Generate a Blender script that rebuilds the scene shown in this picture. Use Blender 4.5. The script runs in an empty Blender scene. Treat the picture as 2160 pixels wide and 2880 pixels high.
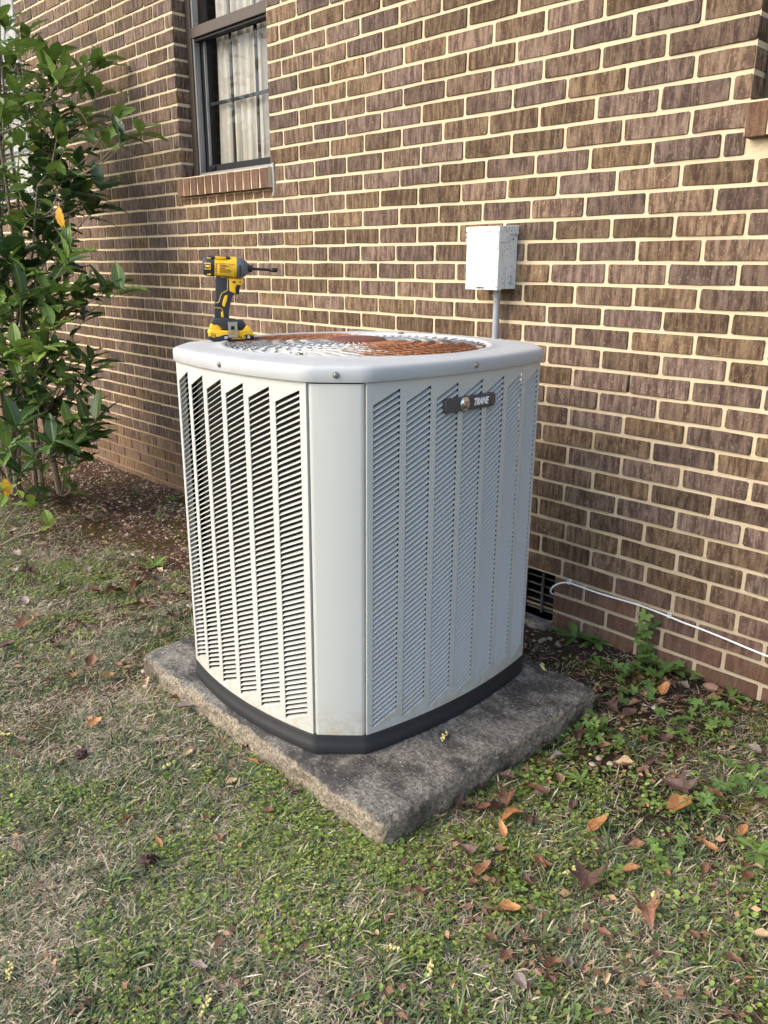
import bpy, bmesh, math, random
import numpy as np
from mathutils import Vector, Matrix, noise as mnoise
random.seed(7); np.random.seed(7)
R = math.radians
scene = bpy.context.scene
# ---------------------------------------------------------------- camera
U = 0.066
YAW, PIT, ROL, F = -0.8064, 0.2972, 0.0064, 2262.1
CAM = Vector((2.29236, -2.26581, 1.23637))
fw = Vector((math.sin(YAW)*math.cos(PIT), math.cos(YAW)*math.cos(PIT), -math.sin(PIT)))
rt = Vector((math.cos(YAW), -math.sin(YAW), 0)); up = rt.cross(fw)
r2 = rt*math.cos(ROL) + up*math.sin(ROL); u2 = -rt*math.sin(ROL) + up*math.cos(ROL)
cd = bpy.data.cameras.new('camera'); cam = bpy.data.objects.new('camera', cd)
scene.collection.objects.link(cam); scene.camera = cam
M = Matrix((r2, u2, -fw)).transposed().to_4x4(); M.translation = CAM
cam.matrix_world = M
cd.sensor_fit = 'VERTICAL'; cd.sensor_height = 24.0; cd.lens = F/2880*24.0
cd.clip_start = 0.02; cd.clip_end = 400
# ---------------------------------------------------------------- light
SUN_EL, SUN_AZ = 38, 246      # azimuth of the sun from +x, counter-clockwise
sun_dir = Vector((math.cos(R(SUN_EL))*math.cos(R(SUN_AZ)), math.cos(R(SUN_EL))*math.sin(R(SUN_AZ)), math.sin(R(SUN_EL))))
world = bpy.data.worlds.new('World'); scene.world = world; world.use_nodes = True
nt = world.node_tree; bg = nt.nodes['Background']
sky = nt.nodes.new('ShaderNodeTexSky'); sky.sky_type = 'NISHITA'; sky.sun_disc = False
sky.sun_elevation = R(SUN_EL); sky.sun_rotation = R(90 - SUN_AZ); sky.air_density = 1.0; sky.dust_density = 2.5; sky.ozone_density = 1.0
nt.links.new(sky.outputs[0], bg.inputs[0]); bg.inputs[1].default_value = 0.15
sl = bpy.data.lights.new('sun', 'SUN'); sl.energy = 0.92; sl.angle = R(60); sl.color = (1.0, 0.88, 0.68)
so = bpy.data.objects.new('sun', sl); scene.collection.objects.link(so)
so.rotation_euler = sun_dir.to_track_quat('Z', 'Y').to_euler()
scene.view_settings.view_transform = 'Standard'; scene.view_settings.look = 'None'
scene.view_settings.gamma = 1.0; scene.view_settings.use_curve_mapping = False
scene.view_settings.exposure = 1.42
scene.cycles.max_bounces = 8; scene.cycles.transparent_max_bounces = 8

# ---------------------------------------------------------------- helpers
def ray(px, py): return fw + r2*((px-1080)/F) - u2*((py-1440)/F)
def on_z(px, py, z=0.0):
    d = ray(px, py); return CAM + d*((z-CAM.z)/d.z)
def on_y(px, py, y=0.0):
    d = ray(px, py); return CAM + d*((y-CAM.y)/d.y)
def at_dist(px, py, t):
    return CAM + ray(px, py)*t
def project(p):
    d = Vector(p)-CAM; z = d.dot(fw)
    if z <= 0.05: return (-9999, -9999)
    return (1080+F*d.dot(r2)/z, 1440-F*d.dot(u2)/z)
def link(o, parent=None):
    scene.collection.objects.link(o)
    if parent: o.parent = parent
    return o
def tag(o, label=None, cat=None, group=None, kind=None):
    if label: o['label'] = label
    if cat: o['category'] = cat
    if group: o['group'] = group
    if kind: o['kind'] = kind
    return o
def empty(name, loc=(0, 0, 0), rz=0, parent=None):
    o = bpy.data.objects.new(name, None); o.location = loc; o.rotation_euler = (0, 0, rz)
    o.empty_display_size = 0.05
    return link(o, parent)
def mesh_from(name, V, Fs, mats=(), smooth=False, sharp=None, mi=None):
    me = bpy.data.meshes.new(name); me.from_pydata([tuple(v) for v in V], [], Fs); me.update()
    for m in (mats if isinstance(mats, (list, tuple)) else [mats]): me.materials.append(m)
    if mi is not None: me.polygons.foreach_set('material_index', mi)
    if smooth:
        me.polygons.foreach_set('use_smooth', [True]*len(me.polygons))
        if sharp: me.set_sharp_from_angle(angle=R(sharp))
    return me
def obj(name, me, parent=None, loc=None, rot=None, scale=None):
    o = bpy.data.objects.new(name, me)
    if loc is not None: o.location = loc
    if rot is not None: o.rotation_euler = rot
    if scale is not None: o.scale = scale
    return link(o, parent)
class MB:
    """collects geometry for one mesh"""
    def __init__(s): s.V, s.F = [], []
    def add(s, V, Fs):
        n = len(s.V); s.V += [tuple(v) for v in V]; s.F += [tuple(i+n for i in f) for f in Fs]; return s
    def box(s, x0, x1, y0, y1, z0, z1):
        return s.add([(x0,y0,z0),(x1,y0,z0),(x1,y1,z0),(x0,y1,z0),(x0,y0,z1),(x1,y0,z1),(x1,y1,z1),(x0,y1,z1)],
                     [(0,3,2,1),(4,5,6,7),(0,1,5,4),(1,2,6,5),(2,3,7,6),(3,0,4,7)])
    def tube(s, pts, rad, n=8, cap=True):
        pts = [Vector(p) for p in pts]; m = len(pts)
        rads = rad if isinstance(rad, (list, tuple)) else [rad]*m
        V = []; prev = None
        for i, p in enumerate(pts):
            t = (pts[min(i+1, m-1)]-pts[max(i-1, 0)]).normalized()
            if prev is None:
                a = Vector((0, 0, 1)) if abs(t.z) < .9 else Vector((1, 0, 0)); a = t.cross(a).normalized()
            else:
                a = (prev - t*prev.dot(t)).normalized()
            b = t.cross(a); prev = a
            for k in range(n):
                w = 2*math.pi*k/n; V.append(p + (a*math.cos(w)+b*math.sin(w))*rads[i])
        Fs = []
        for i in range(m-1):
            for k in range(n):
                Fs.append((i*n+k, i*n+(k+1) % n, (i+1)*n+(k+1) % n, (i+1)*n+k))
        if cap: Fs.append(tuple(range(n-1, -1, -1))); Fs.append(tuple((m-1)*n+k for k in range(n)))
        return s.add(V, Fs)
    def lathe(s, prof, n=32, center=(0, 0, 0), axis='Z'):
        V = []
        for r_, h in prof:
            for k in range(n):
                w = 2*math.pi*k/n; a, b = r_*math.cos(w), r_*math.sin(w)
                V.append((center[0]+a, center[1]+b, center[2]+h) if axis == 'Z' else (center[0]+h, center[1]+a, center[2]+b))
        Fs = []
        for i in range(len(prof)-1):
            for k in range(n):
                Fs.append((i*n+k, i*n+(k+1) % n, (i+1)*n+(k+1) % n, (i+1)*n+k))
        Fs.append(tuple(range(n-1, -1, -1))); Fs.append(tuple((len(prof)-1)*n+k for k in range(n)))
        return s.add(V, Fs)
    def build(s, name, mat, parent=None, smooth=False, sharp=35, bevel=0, seg=2, fixn=True, loc=None, rot=None):
        me = mesh_from(name, s.V, s.F, mat)
        if bevel or fixn:
            bm = bmesh.new(); bm.from_mesh(me)
            if fixn: bmesh.ops.recalc_face_normals(bm, faces=bm.faces)
            if bevel:
                es = [e for e in bm.edges if len(e.link_faces) == 2 and e.calc_face_angle(0) > R(28)]
                bmesh.ops.bevel(bm, geom=es, offset=bevel, segments=seg, affect='EDGES', profile=0.5, clamp_overlap=True)
            bm.to_mesh(me); bm.free()
        if smooth:
            me.polygons.foreach_set('use_smooth', [True]*len(me.polygons))
            if sharp: me.set_sharp_from_angle(angle=R(sharp))
        return obj(name, me, parent, loc, rot)
# ---- material mini language
class NT:
    def __init__(s, name):
        s.m = bpy.data.materials.new(name); s.m.use_nodes = True; s.t = s.m.node_tree
        s.b = s.t.nodes['Principled BSDF']
        s.pos = s.node('ShaderNodeNewGeometry').outputs['Position']
    def node(s, typ, **kw):
        n = s.t.nodes.new(typ)
        for k, v in kw.items(): setattr(n, k, v)
        return n
    def put(s, sock, v):
        if hasattr(v, 'node') or isinstance(v, bpy.types.NodeSocket): s.t.links.new(v, sock)
        elif isinstance(v, (tuple, list)) and len(v) == 3 and sock.type == 'RGBA': sock.default_value = (*v, 1)
        else: sock.default_value = v
    def obj_co(s): return s.node('ShaderNodeTexCoord').outputs['Object']
    def mapv(s, vec, scale=(1, 1, 1), loc=(0, 0, 0), rot=(0, 0, 0)):
        n = s.node('ShaderNodeMapping'); s.put(n.inputs['Vector'], vec)
        n.inputs['Scale'].default_value = scale; n.inputs['Location'].default_value = loc; n.inputs['Rotation'].default_value = rot
        return n.outputs[0]
    def noise(s, vec, scale, detail=4, rough=.55, dist=0):
        n = s.node('ShaderNodeTexNoise'); s.put(n.inputs['Vector'], vec); n.inputs['Scale'].default_value = scale
        n.inputs['Detail'].default_value = detail; n.inputs['Roughness'].default_value = rough; n.inputs['Distortion'].default_value = dist
        return n.outputs['Fac']
    def voro(s, vec, scale, feature='F1', out='Distance', rand=1.0):
        n = s.node('ShaderNodeTexVoronoi', feature=feature); s.put(n.inputs['Vector'], vec); n.inputs['Scale'].default_value = scale
        n.inputs['Randomness'].default_value = rand
        return n.outputs[out]
    def ramp(s, fac, a, b, c0=0.0, c1=1.0):
        n = s.node('ShaderNodeMapRange'); n.interpolation_type = 'SMOOTHSTEP'; s.put(n.inputs['Value'], fac)
        n.inputs['From Min'].default_value = a; n.inputs['From Max'].default_value = b
        n.inputs['To Min'].default_value = c0; n.inputs['To Max'].default_value = c1
        return n.outputs[0]
    def mix(s, fac, a, b, mode='MIX'):
        n = s.node('ShaderNodeMix', data_type='RGBA', blend_type=mode); s.put(n.inputs[0], fac); s.put(n.inputs[6], a); s.put(n.inputs[7], b)
        return n.outputs[2]
    def math(s, op, a, b=0.0, clamp=False):
        n = s.node('ShaderNodeMath', operation=op); n.use_clamp = clamp; s.put(n.inputs[0], a); s.put(n.inputs[1], b); return n.outputs[0]
    def sep(s, vec):
        n = s.node('ShaderNodeSeparateXYZ'); s.put(n.inputs[0], vec); return n.outputs
    def cramp(s, fac, stops):
        n = s.node('ShaderNodeValToRGB'); s.put(n.inputs[0], fac); e = n.color_ramp.elements
        while len(e) < len(stops): e.new(0.5)
        for q, (p, c) in zip(e, stops): q.position = p; q.color = (*c, 1)
        return n.outputs[0]
    def hsv(s, col, val=1.0, sat=1.0, hue=0.5):
        n = s.node('ShaderNodeHueSaturation'); s.put(n.inputs['Color'], col); s.put(n.inputs['Value'], val)
        s.put(n.inputs['Saturation'], sat); s.put(n.inputs['Hue'], hue); return n.outputs[0]
    def orand(s): return s.node('ShaderNodeObjectInfo').outputs['Random']
    def irand(s): return s.node('ShaderNodeNewGeometry').outputs['Random Per Island']
    def attr(s, name):
        n = s.node('ShaderNodeAttribute', attribute_name=name); return n.outputs['Fac']
    def bump(s, h, strength=.5, dist=.01, normal=None):
        n = s.node('ShaderNodeBump'); s.put(n.inputs['Height'], h); n.inputs['Strength'].default_value = strength
        n.inputs['Distance'].default_value = dist
        if normal is not None: s.put(n.inputs['Normal'], normal)
        return n.outputs[0]
    def set(s, color=None, rough=None, metal=None, normal=None, **kw):
        if color is not None: s.put(s.b.inputs['Base Color'], color)
        if rough is not None: s.put(s.b.inputs['Roughness'], rough)
        if metal is not None: s.put(s.b.inputs['Metallic'], metal)
        if normal is not None: s.put(s.b.inputs['Normal'], normal)
        for k, v in kw.items(): s.put(s.b.inputs[k.replace('_', ' ')], v)
        return s.m
def simple(name, col, rough=.5, metal=0.0, nscale=None, nstr=.15, var=.12, **kw):
    n = NT(name); c = n.mix(n.noise(n.pos, nscale or 30), tuple(x*(1-var) for x in col), tuple(min(1, x*(1+var)) for x in col))
    nm = n.bump(n.noise(n.pos, (nscale or 30)*8), nstr, .001)
    return n.set(c, rough, metal, nm, **kw)

# ---------------------------------------------------------------- materials
def brick_mat(name='brick_face', sill=False):
    n = NT(name); p = n.pos
    rnd = n.math('FRACT', n.math('ADD', n.orand(), n.attr('brnd')))
    rnd2 = n.math('FRACT', n.math('MULTIPLY', rnd, 17.31))
    streak = n.noise(n.mapv(p, (60, 60, 11)), 1.0, 5, .6, .2)
    blot = n.noise(p, 14, 3)
    c = n.mix(n.ramp(streak, .38, .66), (.070, .042, .030), (.205, .142, .098))
    c = n.mix(n.ramp(blot, .5, .75, 0, .5), c, (.185, .135, .092))
    speck = n.ramp(n.noise(n.mapv(p, (210, 210, 75)), 1.0, 4, .8), .54, .66)
    c = n.mix(n.math('MULTIPLY', speck, .55), c, (.40, .30, .19))
    dark = n.ramp(n.noise(p, 260, 2, .6), .40, .30)
    c = n.mix(n.math('MULTIPLY', dark, .7), c, (.030, .018, .014))
    red = n.ramp(n.noise(n.mapv(p, (30, 30, 16)), 1.0, 3, .6, .5), .69, .74)
    c = n.mix(n.math('MULTIPLY', red, .65), c, (.20, .055, .035))
    c = n.hsv(c, n.ramp(rnd, 0, 1, .74, 1.24), n.ramp(rnd2, 0, 1, .85, 1.15), n.ramp(rnd2, 0, 1, .488, .508))
    if sill:
        c = n.mix(.45, c, n.mix(rnd, (.13, .055, .035), (.22, .12, .07)))
    # splash dirt near the soil, lichen on the left stretch of wall
    s = n.sep(p)
    low = n.ramp(n.math('ADD', s[2], n.math('MULTIPLY', n.noise(p, 3.0), -.35)), .18, -.12)
    leftish = n.ramp(s[0], .5, -.2)
    c = n.mix(n.math('MULTIPLY', n.math('MULTIPLY', low, leftish), .38), c, (.17, .10, .05))
    c = n.mix(n.math('MULTIPLY', n.math('MULTIPLY', low, n.ramp(s[0], .5, .9)), .55), c, n.mix(n.noise(p, 9), (.19, .065, .04), (.12, .09, .07)))
    lich = n.math('MULTIPLY', n.ramp(n.noise(p, 55, 4, .7), .60, .66), n.ramp(n.noise(p, 2.3), .47, .6))
    lich = n.math('MULTIPLY', lich, n.math('MULTIPLY', n.ramp(s[2], .62, .25), leftish))
    c = n.mix(n.math('MULTIPLY', lich, .7), c, (.42, .40, .33))
    h = n.math('ADD', n.noise(n.mapv(p, (240, 240, 150)), 1.0, 4, .75), n.math('MULTIPLY', streak, .8))
    return n.set(c, .88, 0, n.bump(h, 1.0, .0032), Specular_IOR_Level=.25)
BRICK = brick_mat(); SILLB = brick_mat('sill_brick_face', True)
def mortar_mat():
    n = NT('sandy_mortar'); p = n.pos; s = n.sep(p)
    c = n.mix(n.noise(p, 240, 3, .7), (.52, .415, .275), (.76, .63, .43))
    c = n.mix(n.ramp(n.noise(p, 9, 3), .5, .8, 0, .35), c, (.64, .58, .48))
    c = n.mix(n.ramp(n.noise(p, 420, 2), .62, .72, 0, .35), c, (.25, .17, .10))
    low = n.ramp(n.math('ADD', s[2], n.math('MULTIPLY', n.noise(p, 4.0), -.45)), .30, -.14)
    c = n.mix(n.math('MULTIPLY', n.math('MULTIPLY', low, n.ramp(s[0], .5, -.2)), .95), c, (.24, .16, .09))
    c = n.mix(n.math('MULTIPLY', n.math('MULTIPLY', low, n.ramp(s[0], .4, .9)), .3), c, (.20, .18, .15))
    h = n.math('ADD', n.noise(p, 300, 4, .8), n.math('MULTIPLY', n.noise(n.mapv(p, (20, 20, 90)), 1.0, 3), 1.5))
    return n.set(c, .95, 0, n.bump(h, .9, .003), Specular_IOR_Level=.2)
MORTAR = mortar_mat()
def paint_mat():
    n = NT('weathered_grey_paint'); p = n.pos; s = n.sep(p)
    c = n.mix(n.noise(n.mapv(p, (8, 8, 1.2)), 1.0, 4), (.44, .452, .425), (.52, .53, .50))
    c = n.mix(n.ramp(n.noise(p, 90, 5, .8), .62, .8, 0, .3), c, (.40, .37, .31))
    st = n.math('MULTIPLY', n.ramp(n.noise(n.mapv(p, (28, 28, 2.5)), 1.0, 4, .7), .52, .72), n.ramp(n.noise(p, 3.5, 2), .4, .62))
    c = n.mix(n.math('MULTIPLY', st, .14), c, (.34, .31, .25))
    c = n.mix(n.math('MULTIPLY', n.ramp(s[2], .24, .13), n.ramp(n.noise(p, 40, 4, .8), .40, .65)), c, (.42, .38, .30))
    c = n.mix(n.ramp(n.noise(p, 520, 1), .74, .78, 0, .8), c, (.18, .14, .10))
    return n.set(c, n.ramp(n.noise(p, 12), .3, .7, .34, .5), 0, n.bump(n.noise(p, 700, 2), .10, .0006), Specular_IOR_Level=.45)
PAINT = paint_mat()
def top_mat():
    n = NT('chalky_top_paint'); p = n.pos
    c = n.mix(n.noise(p, 7, 5), (.36, .38, .39), (.46, .48, .48))
    c = n.mix(n.ramp(n.noise(p, 60, 6, .8), .55, .75, 0, .35), c, (.36, .35, .33))
    c = n.mix(n.ramp(n.noise(p, 600, 1), .72, .76, 0, .8), c, (.15, .12, .09))
    return n.set(c, n.ramp(n.noise(p, 25), .3, .7, .38, .6), 0, n.bump(n.noise(p, 500, 3), .15, .0008), Specular_IOR_Level=.5)
TOPP = top_mat()
def wire_mat():
    n = NT('rusting_wire'); p = n.pos
    d = n.node('ShaderNodeVectorMath', operation='SUBTRACT'); n.put(d.inputs[0], p); d.inputs[1].default_value = (.655, -.80, 0)
    s = n.sep(d.outputs[0])
    ang = n.math('ARCTAN2', s[1], s[0])                       # two rusted sectors, two still painted
    w = n.math('SINE', n.math('ADD', n.math('MULTIPLY', ang, 2.0), 1.4))
    f = n.ramp(n.math('ADD', w, n.math('MULTIPLY', n.math('SUBTRACT', n.noise(p, 22, 5, .8), .5), 4.2)), -.5, .5)
    rust = n.cramp(n.noise(p, 120, 4, .7), [(.3, (.075, .025, .012)), (.55, (.26, .095, .03)), (.8, (.42, .22, .09))])
    c = n.mix(f, (.47, .48, .46), rust)
    return n.set(c, .75, 0, n.bump(n.noise(p, 900, 3), .5, .001))
WIRE = wire_mat()
def rustdisc():
    n = NT('brown_rust'); p = n.pos
    c = n.cramp(n.noise(p, 60, 5, .75), [(.3, (.07, .022, .016)), (.6, (.15, .05, .035)), (.85, (.26, .11, .06))])
    return n.set(c, .85, 0, n.bump(n.noise(p, 300, 3), .5, .001))
RUST = rustdisc()
PLASTIC = simple('black_base_plastic', (.013, .014, .017), .5, 0, 40, .2, .3)
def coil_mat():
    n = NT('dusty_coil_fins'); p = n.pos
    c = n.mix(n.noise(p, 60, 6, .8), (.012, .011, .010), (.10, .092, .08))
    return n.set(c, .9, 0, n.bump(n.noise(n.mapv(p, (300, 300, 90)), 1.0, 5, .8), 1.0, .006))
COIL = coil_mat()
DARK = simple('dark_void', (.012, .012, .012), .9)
SCREW = simple('screw_steel', (.25, .24, .22), .4, .8)
BADGE = simple('badge_charcoal', (.055, .058, .064), .38, 0, 20, .1, .1)
WHITEINK = simple('white_ink', (.85, .86, .86), .4, 0, 20, 0, .02)
CHROME = simple('chrome', (.75, .78, .8), .18, 1.0, 20, .05, .05)
def concrete_mat():
    n = NT('weathered_concrete'); p = n.pos; g = n.node('ShaderNodeNewGeometry'); nz = n.sep(g.outputs['Normal'])[2]
    s = n.sep(p)
    top = n.ramp(nz, .35, .85)
    sand = n.noise(p, 120, 5, .85)
    side = n.mix(n.ramp(sand, .32, .68), (.13, .10, .07), (.72, .62, .47))
    side = n.mix(n.ramp(n.noise(p, 6, 4), .45, .68, 0, .75), side, n.mix(sand, (.05, .045, .035), (.20, .17, .13)))
    tcol = n.mix(n.ramp(sand, .34, .68), (.10, .095, .085), (.52, .49, .43))
    stain = n.ramp(n.noise(n.mapv(p, (5, 7, 5)), 1.0, 6, .68, .3), .44, .60)
    tcol = n.mix(n.math('MULTIPLY', stain, .85), tcol, n.mix(sand, (.030, .029, .028), (.10, .095, .09)))
    pale = n.ramp(n.noise(n.mapv(p, (11, 4, 4), (3, 1, 0)), 1.0, 4), .62, .74)
    tcol = n.mix(n.math('MULTIPLY', pale, .6), tcol, (.44, .40, .33))
    c = n.mix(top, side, tcol)
    v = n.node('ShaderNodeTexVoronoi'); n.put(v.inputs['Vector'], p); v.inputs['Scale'].default_value = 95
    peb = n.math('MULTIPLY', n.ramp(n.math('ADD', v.outputs['Distance'], n.math('MULTIPLY', n.noise(p, 300, 2), .35)), .50, .36), n.ramp(n.sep(v.outputs['Color'])[0], .45, .60))
    pcol = n.cramp(n.sep(v.outputs['Color'])[1], [(0, (.50, .42, .30)), (.4, (.62, .58, .50)), (.7, (.42, .46, .50)), (1, (.30, .23, .16))])
    c = n.mix(n.math('MULTIPLY', peb, .55), c, pcol)
    v2 = n.node('ShaderNodeTexVoronoi'); n.put(v2.inputs['Vector'], p); v2.inputs['Scale'].default_value = 38
    peb2 = n.math('MULTIPLY', n.ramp(n.math('ADD', v2.outputs['Distance'], n.math('MULTIPLY', n.noise(p, 140, 2), .4)), .42, .34), n.ramp(n.sep(v2.outputs['Color'])[0], .84, .88))
    c = n.mix(n.math('MULTIPLY', peb2, .7), c, n.cramp(n.sep(v2.outputs['Color'])[1], [(0, (.55, .57, .58)), (.5, (.48, .38, .24)), (1, (.62, .60, .56))]))
    moss = n.math('MULTIPLY', n.ramp(n.noise(p, 18, 4, .7), .60, .68), n.ramp(n.noise(p, 3.5), .5, .62))
    c = n.mix(n.math('MULTIPLY', moss, .7), c, (.075, .085, .018))
    h = n.math('ADD', n.math('MULTIPLY', sand, 1.2), n.math('ADD', n.math('MULTIPLY', peb, .5), n.noise(p, 600, 2)))
    return n.set(c, .92, 0, n.bump(h, 1.0, .007), Specular_IOR_Level=.2)
CONC = concrete_mat()
def soil_mat():
    n = NT('lawn_soil'); p = n.pos; s = n.sep(p)
    c = n.mix(n.noise(p, 35, 6, .75), (.020, .014, .010), (.085, .058, .040))
    redd = n.ramp(s[0], .6, -.4)
    c = n.mix(n.math('MULTIPLY', redd, .8), c, n.mix(n.noise(p, 55, 5, .8), (.045, .022, .014), (.15, .085, .055)))
    c = n.mix(n.ramp(n.noise(p, 190, 3, .7), .60, .70, 0, .7), c, (.28, .22, .15))
    moss = n.ramp(n.noise(n.mapv(p, (1, 1, .1), (4.2, 1, 0)), 4.5, 4, .6), .50, .58)
    c = n.mix(n.math('MULTIPLY', moss, .5), c, n.mix(n.noise(p, 160, 3, .8), (.03, .034, .008), (.12, .12, .022)))
    thatch = n.ramp(n.math('ADD', s[1], n.math('MULTIPLY', s[0], -.3)), -1.1, -1.6)
    c = n.mix(n.math('MULTIPLY', thatch, .5), c, n.mix(n.noise(n.mapv(p, (90, 220, 90)), 1.0, 4, .8), (.05, .045, .02), (.22, .18, .11)))
    return n.set(c, .97, 0, n.bump(n.noise(p, 140, 6, .85), 1.0, .012), Specular_IOR_Level=.15)
SOIL = soil_mat()
def leafy(name, stops, rough=.5, trans=.25, rnd='both', var=(.75, 1.3)):
    n = NT(name)
    r = n.math('FRACT', n.math('ADD', n.irand(), n.math('MULTIPLY', n.orand(), .999)))
    c = n.cramp(r, stops)
    c = n.hsv(c, n.ramp(n.math('FRACT', n.math('MULTIPLY', r, 13.7)), 0, 1, var[0], var[1]))
    n.set(c, rough, 0, None, Specular_IOR_Level=.35)
    t = n.node('ShaderNodeBsdfTranslucent'); n.put(t.inputs[0], c)
    m = n.node('ShaderNodeMixShader'); m.inputs[0].default_value = trans
    n.t.links.new(n.b.outputs[0], m.inputs[1]); n.t.links.new(t.outputs[0], m.inputs[2])
    n.t.links.new(m.outputs[0], n.t.nodes['Material Output'].inputs[0])
    return n.m
GREENBLADE = leafy('green_grass', [(0, (.060, .100, .045)), (.35, (.105, .155, .075)), (.6, (.150, .200, .085)), (.76, (.21, .25, .09)), (.86, (.36, .31, .18)), (1, (.58, .50, .35))], .45, .3)
STRAW = leafy('dry_straw', [(0, (.26, .21, .15)), (.35, (.46, .39, .29)), (.7, (.58, .50, .36)), (.9, (.28, .19, .12)), (1, (.78, .72, .58))], .7, .2)
CLOVER = leafy('clover_leaf', [(0, (.10, .165, .045)), (.5, (.18, .25, .06)), (.85, (.29, .35, .09)), (1, (.46, .47, .12))], .5, .35)
DISC = leafy('round_weed_leaf', [(0, (.11, .18, .045)), (.6, (.19, .29, .07)), (1, (.31, .38, .10))], .42, .3)
WEED = leafy('weed_leaf', [(0, (.075, .145, .035)), (.6, (.125, .21, .05)), (1, (.19, .28, .07))], .42, .3)
MOSS = leafy('moss_sprigs', [(0, (.14, .15, .015)), (.6, (.25, .26, .02)), (1, (.38, .36, .04))], .8, .3)
def dead(name, a, b, spot):
    n = NT(name); co = n.obj_co()
    c = n.mix(n.ramp(n.noise(co, 4.0, 5, .75), .35, .65), a, b); c = n.mix(n.ramp(n.noise(co, 9, 4, .7), .50, .66, 0, .8), c, spot)
    s = n.sep(co); c = n.mix(n.ramp(n.math('ABSOLUTE', s[0]), .010, .028, .5, 0), c, spot)
    c = n.hsv(c, n.ramp(n.orand(), 0, 1, .75, 1.25))
    n.set(c, .55, 0, n.bump(n.noise(co, 30, 3), .4, .001), Specular_IOR_Level=.35); return n.m
DEADM = {'orange': dead('orange_dead_leaf', (.34, .14, .045), (.46, .25, .10), (.12, .05, .025)),
         'tan': dead('tan_dead_leaf', (.36, .25, .14), (.50, .37, .22), (.20, .12, .06)),
         'brown': dead('brown_dead_leaf', (.12, .058, .032), (.26, .13, .07), (.06, .03, .02)),
         'dark brown': dead('dark_dead_leaf', (.060, .034, .027), (.14, .078, .058), (.03, .018, .014)),
         'grey brown': dead('grey_dead_leaf', (.17, .13, .11), (.27, .22, .19), (.09, .065, .055))}
LITTER = leafy('leaf_crumbs', [(0, (.05, .03, .022)), (.4, (.13, .07, .045)), (.75, (.24, .13, .08)), (1, (.38, .24, .13))], .8, .05)
def pebble_mat():
    n = NT('pebble_stone'); c = n.cramp(n.orand(), [(0, (.25, .20, .15)), (.4, (.42, .31, .20)), (.7, (.50, .43, .35)), (.9, (.30, .17, .11)), (1, (.62, .56, .47))])
    c = n.mix(n.noise(n.pos, 300, 3), c, n.hsv(c, .7)); n.set(c, .7, 0, n.bump(n.noise(n.pos, 500, 3), .3, .001)); return n.m
PEB = pebble_mat()
BARK = simple('shrub_bark', (.17, .135, .10), .9, 0, 60, .8, .45)
TWIG = simple('twig_bark', (.20, .17, .115), .85, 0, 80, .5, .35)
def shrubleaf(name, a, b, yel=False):
    n = NT(name); co = n.obj_co(); s = n.sep(co)
    c = n.mix(n.orand(), a, b)
    rib = n.ramp(n.math('ABSOLUTE', s[0]), .018, .045, 1, 0)
    vein = n.ramp(n.math('ABSOLUTE', n.math('SINE', n.math('ADD', n.math('MULTIPLY', s[1], 46), n.math('MULTIPLY', n.math('ABSOLUTE', s[0]), -40)))), 0, .35, 1, 0)
    c = n.mix(n.math('MULTIPLY', rib, .35), c, (.20, .28, .08) if not yel else (.8, .5, .1))
    c = n.mix(n.math('MULTIPLY', vein, .16), c, (.25, .35, .10) if not yel else (.75, .45, .08))
    if yel: c = n.mix(n.ramp(n.noise(co, 9, 3), .62, .68), c, (.28, .12, .03))
    nm = n.bump(n.math('ADD', n.math('MULTIPLY', vein, -.6), n.math('MULTIPLY', rib, -1)), .35, .02)
    n.set(c, .28, 0, nm, Specular_IOR_Level=.5)
    t = n.node('ShaderNodeBsdfTranslucent'); n.put(t.inputs[0], n.hsv(c, 1.3))
    m = n.node('ShaderNodeMixShader'); m.inputs[0].default_value = .22
    n.t.links.new(n.b.outputs[0], m.inputs[1]); n.t.links.new(t.outputs[0], m.inputs[2])
    n.t.links.new(m.outputs[0], n.t.nodes['Material Output'].inputs[0]); return n.m
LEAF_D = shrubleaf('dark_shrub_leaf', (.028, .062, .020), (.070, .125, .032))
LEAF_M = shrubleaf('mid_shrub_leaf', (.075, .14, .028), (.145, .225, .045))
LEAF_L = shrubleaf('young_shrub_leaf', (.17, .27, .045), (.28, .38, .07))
LEAF_Y = shrubleaf('yellow_shrub_leaf', (.78, .40, .02), (.80, .42, .02), True)
FRAME = simple('bronze_window_frame', (.055, .038, .026), .6, 0, 30, .1, .15)
FRAMEL = simple('aluminium_track', (.27, .27, .27), .4, .3)
FRAMED = simple('black_sash', (.014, .015, .017), .6, Specular_IOR_Level=.2)
def glass_mat():
    n = NT('window_glass'); n.set((.9, .95, .95), .03, 0, n.bump(n.noise(n.pos, 5, 2), .06, .02), Transmission_Weight=1.0, IOR=1.45)
    tr = n.node('ShaderNodeBsdfTransparent'); gl = n.node('ShaderNodeBsdfGlossy'); gl.inputs['Roughness'].default_value = .03
    n.put(gl.inputs['Normal'], n.bump(n.noise(n.pos, 4, 2), .03, .02)); fr = n.node('ShaderNodeFresnel'); fr.inputs[0].default_value = 1.35
    m = n.node('ShaderNodeMixShader'); n.put(m.inputs[0], n.math('MULTIPLY', fr.outputs[0], n.math('SUBTRACT', 1.0, n.node('ShaderNodeNewGeometry').outputs['Backfacing']))); n.t.links.new(tr.outputs[0], m.inputs[1]); n.t.links.new(gl.outputs[0], m.inputs[2])
    n.t.links.new(m.outputs[0], n.t.nodes['Material Output'].inputs[0]); return n.m
GLASS = glass_mat()
CURTAIN = simple('sheer_curtain', (.34, .32, .27), .9, 0, 4, .1, .2)
PUTTY = simple('grey_caulk', (.45, .44, .41), .8, 0, 60, .5, .15)
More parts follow.
